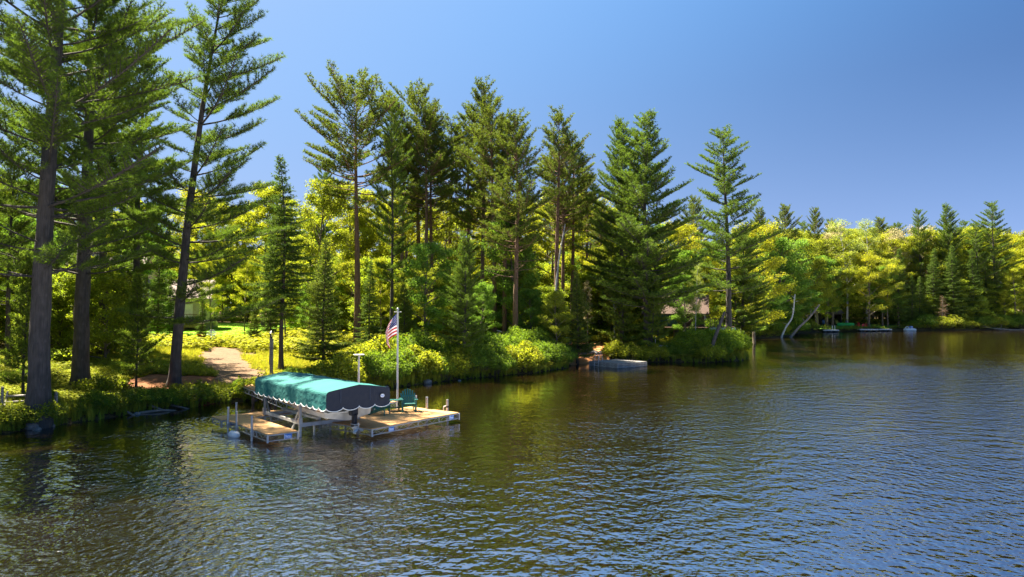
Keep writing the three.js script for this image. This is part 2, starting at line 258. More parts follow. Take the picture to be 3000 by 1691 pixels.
// one conifer; every number is in metres of the real tree
function conifer(o) {
  const r = mulberry(o.seed), trunk = new Soup(), boughs = new Soup(), f = new Soup(), H = o.h;
  const bend = o.bend ?? 0.25, ph = r() * 6.28, lx = o.lean?.[0] ?? 0, lz = o.lean?.[1] ?? 0, cx = o.curve ?? 0;
  const at = (t) => V(lx * t + cx * Math.sin(t * Math.PI) + bend * Math.sin(t * 5 + ph) * t, H * t, lz * t + bend * Math.cos(t * 4 + ph) * t);
  const rad = (t) => o.r * ((1 - t) ** 0.85 * 0.93 + 0.02) * (1 + 0.45 * Math.exp(-t * H / 0.6));
  const pts = [], rs = []; for (let k = 0; k <= 26; k++) { const t = (k / 26) ** 1.15; pts.push(at(t)); rs.push(rad(t)); }
  pts.unshift(at(0).add(V(0, -0.5, 0))); rs.unshift(rs[0] * 1.1);
  trunk.tube(pts, rs, 12, 0.22, o.seed);
  let h = o.base * H, ang = r() * 6.28;
  while (h < H - 0.15) {
    const t = h / H, top = (t - o.base) / (1 - o.base), nb = Math.max(3, Math.round(o.per * (0.75 + 0.5 * r())));
    for (let b = 0; b < nb; b++) {
      ang += 6.2832 / nb + (r() - 0.5) * 0.9;
      if (r() < (o.gap ?? 0.1)) continue;
      let L = o.len(top) * (0.65 + 0.55 * r()) * (o.side ? o.side(ang, top) : 1); if (L < 0.12) continue;
      const dead = o.deadTo !== undefined && t < o.deadTo;
      const e0 = o.elev(top) + (r() - 0.5) * 0.25, up = o.up(top) * (0.7 + 0.6 * r()), hd = V(Math.cos(ang), 0, Math.sin(ang)), start = at(Math.min(0.999, t + (r() - 0.5) * 0.02)), sway = (r() - 0.5) * 0.5;
      const sd = V(-hd.z, 0, hd.x), bp = (s) => V(start.x + hd.x * L * s * Math.cos(e0) + sd.x * sway * L * s * s * 0.4, start.y + L * (Math.sin(e0) * s + up * s * s), start.z + hd.z * L * s * Math.cos(e0) + sd.z * sway * L * s * s * 0.4);
      const seg = 5, bpts = [], brs = [], r0 = Math.min(rad(t) * 0.55, o.br * (0.4 + 0.25 * L)); for (let k = 0; k <= seg; k++) { bpts.push(bp(k / seg)); brs.push(r0 * (1 - 0.85 * k / seg) + 0.004); }
      boughs.tube(bpts, brs, 4);
      if (dead && r() < 0.75) { for (let q = 0; q < 3; q++) { const s = 0.3 + 0.6 * r(), p0 = bp(s), p1 = p0.clone().add(unit(r).multiplyScalar(0.3 * L)); boughs.tube([p0, p1], [r0 * 0.3, 0.003], 3); } continue; }
      const n = Math.max(2, Math.round((L * (1 - o.bare)) / o.twigStep));
      for (let k = 0; k <= n; k++) {
        const s = o.bare + (1 - o.bare) * (k / n), p = bp(s), tan = bp(Math.min(1, s + 0.05)).sub(bp(s - 0.05)).normalize();
        for (const side of k === n ? [0] : [-1, 1]) {
          if (r() < 0.08) continue;
          const a = side * (0.75 + 0.45 * r()), dir = tan.clone().applyAxisAngle(UP, a); dir.y += o.twigUp + (r() - 0.5) * 0.3; dir.normalize();
          const tl = k === n ? 0.25 * o.twig : Math.max(0.14, o.twig * L * (1.05 - s) * (0.55 + 0.6 * r()) + o.twigMin);
          const q = p.clone().addScaledVector(dir, tl); q.y += (o.droop ?? 0) * tl;
          if (tl > 0.3) boughs.tube([p, q], [0.009 + 0.004 * L, 0.004], 3);
          const m = Math.max(1, Math.round(tl / o.tuftStep));
          for (let j = 1; j <= m; j++) { const w = j / m, tp = p.clone().lerp(q, w).add(V((r() - 0.5) * o.jit, (r() - 0.5) * o.jit * 0.6, (r() - 0.5) * o.jit)); tuft(f, r, tp, dir.clone().lerp(UP, o.tuftUp), o.k, o.nl, o.nw, o.col); }
        }
      }
    }
    h += o.step * (0.7 + 0.6 * r()) * (1 - 0.35 * top);
  }
  for (let k = 0; k < 6; k++) tuft(f, r, at(1 - k * 0.012), UP, o.k, o.nl, o.nw, o.col);
  return { h: H, trunk: trunk.wood(), boughs: boughs.wood(), crown: f.leaves(), bark: o.bark, leaf: o.leaf ?? needleMat };
}
function broadleaf(o) {
  const r = mulberry(o.seed), trunk = new Soup(), boughs = new Soup(), f = new Soup(), H = o.h;
  const ph = r() * 6.28, at = (t) => V((o.lean?.[0] ?? 0) * t + 0.03 * H * Math.sin(t * 4 + ph) * t, H * t, (o.lean?.[1] ?? 0) * t + 0.03 * H * Math.cos(t * 3.3 + ph) * t);
  const rad = (t) => o.r * ((1 - t) ** 0.9 * 0.95 + 0.02) * (1 + 0.4 * Math.exp(-t * H / 0.4));
  const pts = [], rs = []; for (let k = 0; k <= 16; k++) { pts.push(at(k / 16 * 0.96)); rs.push(rad(k / 16 * 0.96)); }
  pts.unshift(at(0).add(V(0, -0.4, 0))); rs.unshift(rs[0] * 1.1); trunk.tube(pts, rs, 8, 0.15, o.seed);
  const clump = (p, R, n) => {
    const c0 = tint(o.col, r, 0.22);
    for (let k = 0; k < n; k++) {
      const q = unit(r).multiplyScalar(R * Math.cbrt(r()) * (0.75 + 0.4 * r())); q.y *= o.flat ?? 0.62; q.add(p);
      const nrm = unit(r).addScaledVector(UP, 0.55).normalize(), d = unit(r).cross(nrm).normalize(), s = nrm.clone().cross(d), l = o.leafL * (0.65 + 0.7 * r()), w = l * 0.36;
      const drop = -0.15 * l, c = tint(c0, r, 0.25);
      f.quad(q.clone().addScaledVector(d, -l / 2), q.clone().addScaledVector(s, w).add(V(0, drop * 0.3, 0)), q.clone().addScaledVector(d, l / 2).add(V(0, drop, 0)), q.clone().addScaledVector(s, -w).add(V(0, drop * 0.3, 0)), c);
    }
  };
  let ang = r() * 6.28;
  for (let i = 0; i < o.limbs; i++) {
    const k = (i + r() * 0.8) / o.limbs, t = o.base + (0.93 - o.base) * k; ang += 2.4 + (r() - 0.5);
    const prof = o.prof(k), L = o.spread * prof * (0.7 + 0.5 * r()), e = o.rise(k) + (r() - 0.5) * 0.3, hd = V(Math.cos(ang), 0, Math.sin(ang)), st = at(t);
    const bp = (s) => V(st.x + hd.x * L * s * Math.cos(e), st.y + L * s * Math.sin(e) + 0.12 * L * Math.sin(s * 2.6), st.z + hd.z * L * s * Math.cos(e));
    const lp = [], lr = [], r0 = Math.min(rad(t) * 0.6, 0.03 + 0.02 * L); for (let q = 0; q <= 5; q++) { lp.push(bp(q / 5).add(V((r() - 0.5) * 0.12, (r() - 0.5) * 0.1, (r() - 0.5) * 0.12).multiplyScalar(q ? 1 : 0))); lr.push(r0 * (1 - 0.8 * q / 5) + 0.006); }
    boughs.tube(lp, lr, 5);
    const subs = Math.max(2, Math.round(o.subs * (0.5 + 0.6 * prof)));
    for (let j = 0; j < subs; j++) {
      const s = 0.3 + 0.7 * ((j + r()) / subs), p0 = bp(s), dir = hd.clone().applyAxisAngle(UP, (r() - 0.5) * 2.4); dir.y = 0.35 + (r() - 0.4) * 0.9; dir.normalize();
      const sl = (0.35 + 0.4 * r()) * (0.5 * L * (1.15 - s) + 0.7), p1 = p0.clone().addScaledVector(dir, sl); boughs.tube([p0, p0.clone().lerp(p1, 0.5).add(V(0, 0.05, 0)), p1], [0.018, 0.012, 0.005], 3);
      if (r() < (o.thin ?? 0)) continue;
      clump(p1, o.R * (0.7 + 0.6 * r()), Math.round(o.n * (0.6 + 0.8 * r()))); if (r() < 0.75) clump(p0.clone().lerp(p1, 0.45), o.R * 0.75, Math.round(o.n * 0.5));
    }
  }
  clump(at(0.97), o.R, o.n); clump(at(0.9), o.R * 1.2, o.n);
  return { h: H, trunk: trunk.wood(), boughs: boughs.wood(), crown: f.leaves(), bark: o.bark ?? mats.barkLeafy, leaf: broadMat };
}
const PINE = [0.115, 0.185, 0.014], RPINE = [0.125, 0.17, 0.014], SPR = [0.1, 0.165, 0.016];
const uneven = (s, lo, hi) => (a, t) => lo + (hi - lo) * vnoise(Math.cos(a) * 1.6 + 9, Math.sin(a) * 1.6 + t * 7 + 5, 0, s);
const wp = (seed, x) => conifer({ seed, h: 22, r: 0.34, base: 0.3, per: 5, step: 0.8, br: 0.035, gap: 0.12, bare: 0.26, twigStep: 0.2, twig: 0.36, twigMin: 0.16, twigUp: 0.16, tuftUp: 0.4, tuftStep: 0.14, jit: 0.12, k: 8, nl: 0.22, nw: 0.055, col: PINE, bark: mats.barkPine, side: uneven(seed, 0.6, 1.35),
  len: (t) => 4.4 * (1 - t) ** 0.6 * Math.min(1, 0.55 + 1.4 * t) + 0.35, elev: (t) => 0.02 + 0.55 * t, up: (t) => 0.22 + 0.15 * t, ...x });
const rp = (seed, x) => conifer({ seed, h: 24, r: 0.32, base: 0.5, per: 4.4, step: 0.6, br: 0.04, gap: 0.18, bare: 0.42, twigStep: 0.24, twig: 0.36, twigMin: 0.22, twigUp: 0.3, tuftUp: 0.45, tuftStep: 0.17, jit: 0.22, k: 9, nl: 0.25, nw: 0.06, col: RPINE, bark: mats.barkRed, side: uneven(seed, 0.45, 1.5),
  len: (t) => 2.9 * Math.max(0.1, 1 - 0.78 * Math.abs(2 * (t - 0.42)) ** 2.2) + 0.75, elev: (t) => -0.1 + 0.8 * t, up: (t) => 0.24, ...x });
const sp = (seed, x) => conifer({ seed, h: 15, r: 0.17, base: 0.1, per: 6, step: 0.4, br: 0.022, gap: 0.08, bare: 0.18, twigStep: 0.16, twig: 0.36, twigMin: 0.1, twigUp: -0.02, tuftUp: 0.05, droop: -0.15, tuftStep: 0.12, jit: 0.07, k: 6, nl: 0.16, nw: 0.05, col: SPR, bark: mats.barkSpruce, side: uneven(seed, 0.75, 1.3),
  len: (t) => 2.2 * (1 - t) ** 0.85 * Math.min(1, 0.6 + 2.5 * t) + 0.12, elev: (t) => -0.22 + 0.75 * t * t, up: (t) => 0.14, ...x });
const de = (seed, x) => broadleaf({ seed, h: 15, r: 0.17, base: 0.22, limbs: 22, subs: 7, spread: 3.3, R: 0.72, n: 88, leafL: 0.15, prof: (k) => Math.sin(Math.min(1, 0.22 + 0.78 * k) * Math.PI) ** 0.6 * 0.9 + 0.15, rise: (k) => 0.3 + 0.75 * k, col: [0.27, 0.31, 0.013], ...x });
const PROTO = {
  leaning_pine: wp(101, { h: 24, r: 0.33, base: 0.16, lean: [3.0, 0.3], curve: -0.5, bend: 0.12, per: 5, step: 1.0, gap: 0.16, nl: 0.2, nw: 0.024, k: 13, tuftStep: 0.105, twigStep: 0.15, bare: 0.3, side: (a, t) => (0.8 + 0.36 * Math.cos(a - 0.2)) * uneven(101, 0.75, 1.2)(a, t), len: (t) => 5.1 * (1 - t) ** 0.5 * Math.min(1, 0.8 + 0.5 * t) + 0.4, elev: (t) => -0.06 + 0.5 * t, up: (t) => 0.22 }),
  big_pine: wp(102, { h: 27, r: 0.43, base: 0.24, lean: [0.6, 0], per: 5, step: 0.92, gap: 0.18, nl: 0.2, nw: 0.026, k: 13, tuftStep: 0.115, bare: 0.3, twigStep: 0.165, deadTo: 0.33, len: (t) => 5.3 * (1 - t) ** 0.4 * Math.min(1, 0.75 + t) + 0.4 }),
  wide_pine: wp(103, { h: 23, base: 0.2, per: 5.5, step: 0.75, len: (t) => 4.6 * (1 - t) ** 0.62 + 0.35, elev: (t) => 0.02 + 0.6 * t, up: (t) => 0.22 }),
  tiered_pine: wp(104, { h: 23, base: 0.26, r: 0.3, per: 4.8, step: 1.05, gap: 0.16, len: (t) => 4.3 * (1 - t) ** 0.55 + 0.45, elev: (t) => 0.0 + 0.55 * t, up: (t) => 0.18 }),
  young_pine: wp(105, { h: 9, r: 0.11, base: 0.1, step: 0.4, per: 5, br: 0.02, len: (t) => 2.0 * (1 - t) ** 0.8 + 0.25, col: [0.15, 0.22, 0.016] }),
  red_pine: rp(111, { h: 25, bend: 0.35, deadTo: 0.58, len: (t) => 3.4 * Math.max(0.1, 1 - 0.78 * Math.abs(2 * (t - 0.45)) ** 2.2) + 0.9 }),
  slim_red_pine: rp(112, { h: 24, base: 0.45, per: 4.6, len: (t) => 2.0 * Math.max(0.1, 1 - 0.8 * Math.abs(2 * (t - 0.4)) ** 2.2) + 0.7, deadTo: 0.56 }),
  full_red_pine: rp(113, { h: 24, base: 0.32, per: 4.8, step: 0.66, bare: 0.35, len: (t) => 3.6 * (1 - t) ** 0.5 * Math.min(1, 0.7 + t) + 0.55, deadTo: 0.4 }),
  tall_spruce: sp(124, { h: 16, base: 0.27, r: 0.18 }),
  spruce: sp(121, {}), fir: sp(122, { h: 11, r: 0.13, step: 0.36, len: (t) => 1.9 * (1 - t) ** 0.85 + 0.1, elev: (t) => -0.05 + 0.6 * t, col: [0.12, 0.17, 0.014] }),
  dead_spruce: sp(123, { h: 9, r: 0.1, step: 0.5, per: 5, k: 3, nl: 0.09, tuftStep: 0.2, col: [0.3, 0.18, 0.1], bark: mats.deadWood, leaf: leafMat(0.05) }),
  maple: de(131, {}), ash: de(132, { h: 16, spread: 2.7, base: 0.25, col: [0.32, 0.35, 0.012], R: 0.65 }),
  yellow_maple: de(133, { h: 14, spread: 3.6, base: 0.14, col: [0.35, 0.36, 0.012], R: 0.8 }),
  green_maple: de(134, { h: 12, spread: 3.0, base: 0.16, col: [0.15, 0.27, 0.02] }),
  thicket: de(137, { h: 7, r: 0.09, limbs: 26, subs: 7, spread: 2.6, base: 0.02, R: 0.66, n: 80, col: [0.25, 0.32, 0.014], prof: (k) => (1 - 0.55 * k), rise: (k) => 0.2 + 0.9 * k }),
  aspen: de(135, { h: 16, r: 0.13, spread: 1.9, limbs: 20, subs: 5, base: 0.3, R: 0.6, n: 62, thin: 0.15, leafL: 0.12, col: [0.28, 0.34, 0.05], bark: mats.barkBirch, rise: (k) => 0.55 + 0.5 * k }),
  budding_tree: de(136, { h: 15, r: 0.13, spread: 1.9, limbs: 22, subs: 5, base: 0.3, R: 0.5, n: 36, thin: 0.2, leafL: 0.11, col: [0.42, 0.37, 0.18], rise: (k) => 0.7 + 0.4 * k }),
};
PROTO.red_pine.boughMat = PROTO.slim_red_pine.boughMat = PROTO.full_red_pine.boughMat = mats.barkRed;
function shrub(o) {
  const r = mulberry(o.seed), boughs = new Soup(), f = new Soup();
  for (let i = 0; i < o.stems; i++) {
    const a = r() * 6.28, k = Math.sqrt(r()), e = V(Math.cos(a) * k * o.w, o.h * (1 - 0.55 * k * k) * (0.75 + 0.3 * r()), Math.sin(a) * k * o.w), b0 = V(e.x * 0.2, -0.15, e.z * 0.2), mid = b0.clone().lerp(e, 0.55); mid.y += 0.12 * o.h;
    boughs.tube([b0, mid, e], [0.02, 0.012, 0.004], 3);
    for (let j = 0; j < 3; j++) {
      const p = j === 0 ? e : mid.clone().lerp(e, r() * 0.9).add(V((r() - 0.5) * 0.35, (r() - 0.5) * 0.2, (r() - 0.5) * 0.35)), c0 = tint(o.col, r, 0.25);
      for (let q = 0; q < o.n; q++) {
        const x = unit(r).multiplyScalar(o.R * Math.cbrt(r())).add(p); if (x.y < 0.02) x.y = 0.02 + 0.2 * r();
        const nrm = unit(r).addScaledVector(UP, 0.6).normalize(), d = unit(r).cross(nrm).normalize(), s = nrm.clone().cross(d), l = o.leafL * (0.6 + 0.8 * r()), w = l * 0.34;
        f.quad(x.clone().addScaledVector(d, -l / 2), x.clone().addScaledVector(s, w), x.clone().addScaledVector(d, l / 2), x.clone().addScaledVector(s, -w), tint(c0, r, 0.25));
      }
    }
  }
  return { h: o.h, boughs: boughs.wood(), crown: f.leaves(), bark: mats.barkLeafy, leaf: broadMat };
}
PROTO.leafy_bush = shrub({ seed: 141, stems: 60, w: 1.15, h: 1.5, R: 0.26, n: 42, leafL: 0.1, col: [0.16, 0.25, 0.012] });
PROTO.bright_bush = shrub({ seed: 142, stems: 54, w: 1.05, h: 1.25, R: 0.26, n: 42, leafL: 0.1, col: [0.3, 0.33, 0.012] });
PROTO.willow_bush = shrub({ seed: 143, stems: 120, w: 1.9, h: 3.0, R: 0.4, n: 46, leafL: 0.12, col: [0.2, 0.3, 0.01] });
PROTO.low_bush = shrub({ seed: 144, stems: 30, w: 0.75, h: 0.6, R: 0.2, n: 34, leafL: 0.075, col: [0.21, 0.25, 0.012] });

function plant(kind, x, z, h, label, category, group, o = {}) {
  const q = PROTO[kind], t = new THREE.Group(); t.name = numbered(o.name ?? kind); scene.add(t);
  t.position.set(x, landHeight(x, z) - (o.sink ?? 0), z); t.rotation.y = o.turn ?? 0;
  const s = h / q.h; t.scale.set(s * (o.wide ?? 1), s, s * (o.wide ?? 1)); if (o.tilt) { t.rotation.order = 'ZXY'; t.rotation.z = o.tilt; }
  tag(t, label, category, group);
  if (q.trunk) part('trunk', q.trunk, q.bark, t);
  part(q.trunk ? 'branches' : 'stems', q.boughs, q.boughMat ?? q.bark, t).userData.kind = 'stuff';
  part(q.trunk ? 'crown' : 'foliage', q.crown, q.leaf, t).userData.kind = 'stuff';
  return t;
}
const TREES = [
  ["leaning_pine",-18.75,-38,24.2,0,1,"tall white pine leaning out over the bank beside the gravel path"],
  ["big_pine",-20.56,-29.7,27,0.3,1.1,"thick-trunked white pine at the water edge by the wooden steps"],
  ["big_pine",-22.93,-36.4,26.5,2,1.1,"dark white pine with dead twigs on its trunk beside the bare earth"],
  ["big_pine",-28.06,-47,23.5,3.4,1.0,"slimmer white pine with bare arched boughs in front of the house"],
  ["tiered_pine",-26.33,-48,24.47,3.91,1.0,"half-hidden white pine behind the slimmer one in front of the house"],
  ["tiered_pine",-29.46,-40,16.28,4.66,0.8,"half-grown white pine behind the wooden steps"],
  ["young_pine",-23.18,-32.5,7.72,4.99,0.8,"bronze-green young conifer hugging the thick pine trunk"],
  ["young_pine",-20.3,-37,6.98,5.92,0.8,"young white pine sapling on the bank in front of the house"],
  ["spruce",-27.72,-50,11.41,4.65,1,"dark spruce standing in front of the house wall"],
  ["spruce",-31.1,-60,10.9,5.79,1.1,"dark spruce screening the house windows"],
  ["spruce",-31.52,-63,7.87,0.18,1.1,"smaller spruce beside the one screening the house windows"],
  ["green_maple",18.31,-72.5,8.7,2.92,1,"leafy young tree hiding part of the log cabin"],
  ["spruce",-26.29,-58,6.48,5.92,1,"small spruce alone at the edge of the lawn"],
  ["tall_spruce",-15.02,-44.5,15.04,1,1.05,"tall pointed spruce behind the lamp post"],
  ["tall_spruce",-16.42,-46.5,10.97,4.08,0.7,"slender spruce beside the tall pointed spruce behind the lamp post"],
  ["fir",-12.66,-46,9.84,5.66,1.1,"mid-sized fir on the slope behind the boat canopy"],
  ["fir",-22.62,-60,7.04,0.71,0.8,"little fir at the top of the sunny slope"],
  ["spruce",-10.83,-52,8.62,2.95,1.1,"dark spruce behind the flagpole"],
  ["fir",-8.58,-54,7.49,1.55,1.1,"fir beside the dark spruce behind the flagpole"],
  ["maple",-17.6,-62,16.9,3.41,1,"lime-green maple rising behind the tall pointed spruce"],
  ["red_pine",-13.61,-60,25.09,2.2,1.1,"red pine with one long bough reaching toward the lawn"],
  ["tiered_pine",-23.26,-84,23.27,3.6,0.7,"pine top showing over the lime-green maple"],
  ["tiered_pine",-10.58,-60,23.6,0.08,0.6,"narrow dark pine beside the red pine with the long bough"],
  ["slim_red_pine",-11.97,-74,24.17,1.36,1,"slender red pine just behind the narrow dark pine"],
  ["red_pine",-10.44,-76,29.31,1.76,1,"tall flat-topped red pine with the brightest orange trunk"],
  ["red_pine",-9.17,-72,25.78,5.75,1.05,"spreading red pine in front of the tall flat-topped one"],
  ["slim_red_pine",-8.81,-75,25.54,4.81,1,"slim red pine beside the spreading one"],
  ["slim_red_pine",-7.54,-82,27.92,1.0,1.1,"slim red pine alone in the gap between the two tall red pine clusters"],
  ["slim_red_pine",-5.15,-82,29.13,5.01,1,"slim red pine leading the cluster with the highest top"],
  ["full_red_pine",-3.14,-72,29.06,0.87,0.8,"red pine with the highest top of the wood behind the flagpole"],
  ["slim_red_pine",-1.78,-68,25.85,3.88,1,"slim red pine against the highest-topped one"],
  ["slim_red_pine",-0.69,-66,23.48,0.8,0.9,"thin red pine next to the one with the low full crown"],
  ["full_red_pine",0.33,-63,23.1,1,1.0,"red pine with a low full crown above the shore bushes"],
  ["slim_red_pine",4.64,-70,25.42,0.01,1,"tallest red pine directly behind the dead birch"],
  ["red_pine",5.39,-73,22.41,5.47,1,"round-crowned red pine behind the dead birch"],
  ["slim_red_pine",6.72,-76,24.24,1.32,1,"slim red pine between the dead birch and the broad white pine"],
  ["slim_red_pine",9.57,-88,22.84,1.35,1.1,"short red pine touching the second white pine behind the clearing"],
  ["slim_red_pine",10.85,-84,18.09,6.17,1,"low red pine half hidden by the second white pine behind the clearing"],
  ["wide_pine",13.25,-67,24.08,0.5,1.2,"broad bright white pine behind the sandy clearing"],
  ["wide_pine",11.64,-73,25.08,3,0.95,"second white pine growing into the broad one behind the sandy clearing"],
  ["tiered_pine",23.1,-73,24.48,0.8,1.15,"tall tiered white pine standing over the log cabin"],
  ["full_red_pine",23.4,-88,19.22,5.48,1,"dark pine behind the log cabin roof"],
  ["wide_pine",28.44,-84,14.89,1.82,1.2,"bushy pine beside the tiered pine over the log cabin"],
  ["wide_pine",-3.5,-50.2,10.55,4,0.95,"two-stemmed white pine rooted at the waterline past the dock"],
  ["green_maple",-7.04,-56,10.52,6.04,1.1,"leafy young maple above the bushes past the flagpole"],
  ["green_maple",0.08,-66,13.98,3.39,0.9,"bright green maple between the red pine trunks"],
  ["aspen",19.08,-71,10.28,4.26,0.8,"white-stemmed birch in front of the log cabin"],
  ["aspen",11.06,-74,12.22,1.29,1,"thin aspen beside the broad white pine"],
  ["young_pine",10.96,-68,10.07,5.91,1.1,"soft young pine at the back of the sandy clearing"],
  ["young_pine",13.62,-66.5,8.02,4.34,1.1,"young pine on the bank beside the small white rowing boat"],
  ["fir",3.86,-62,6.56,6.07,1,"small dark fir in the shore bushes by the sandy clearing"],
  ["budding_tree",7.74,-70,8.17,5.61,0.7,"nearly bare pale tree at the edge of the sandy clearing"],
  ["yellow_maple",19.89,-82,15.38,1.88,1,"yellow-green maple behind the log cabin"],
  ["tiered_pine",14.73,-69,10.54,2.27,0.7,"pine with a crooked stem in front of the log cabin"],
  ["full_red_pine",44.62,-122.31,22.75,2.82,0.8,"pine at the near end of the far shore"],
  ["full_red_pine",53.68,-134.3,25.02,4.95,1.0,"tall round-topped pine behind the leaning birch logs"],
  ["full_red_pine",69.25,-155.4,27.5,3.64,0.75,"pine with a mushroom-shaped top above the dark shed"],
  ["tiered_pine",98.86,-165.29,29.11,5.87,0.75,"pine spire rising behind the yellow maple of the far shore"],
  ["wide_pine",105.12,-164.56,29.68,3.5,0.9,"wide pine behind the brown dead spruce of the far shore"],
  ["tiered_pine",111.97,-163.93,25.56,0.38,1,"pine crown beside the tallest pine of the far shore"],
  ["tiered_pine",115.81,-163.7,30.61,0.92,1.0,"tallest pine of the far shore, above the fallen tree"],
  ["yellow_maple",79.13,-151.62,16.94,2.62,1.25,"golden maple over the red kayaks"],
  ["dead_spruce",97.74,-155.27,7.98,6.02,1.1,"brown dead spruce at the far waterline"],
  ["aspen",76.79,-156.75,26.04,0.13,1.3,"airy aspen with a split top above the dark shed"],
  ["aspen",83.03,-160.0,26.47,4.84,1.2,"airy aspen next to the split-topped one"],
];
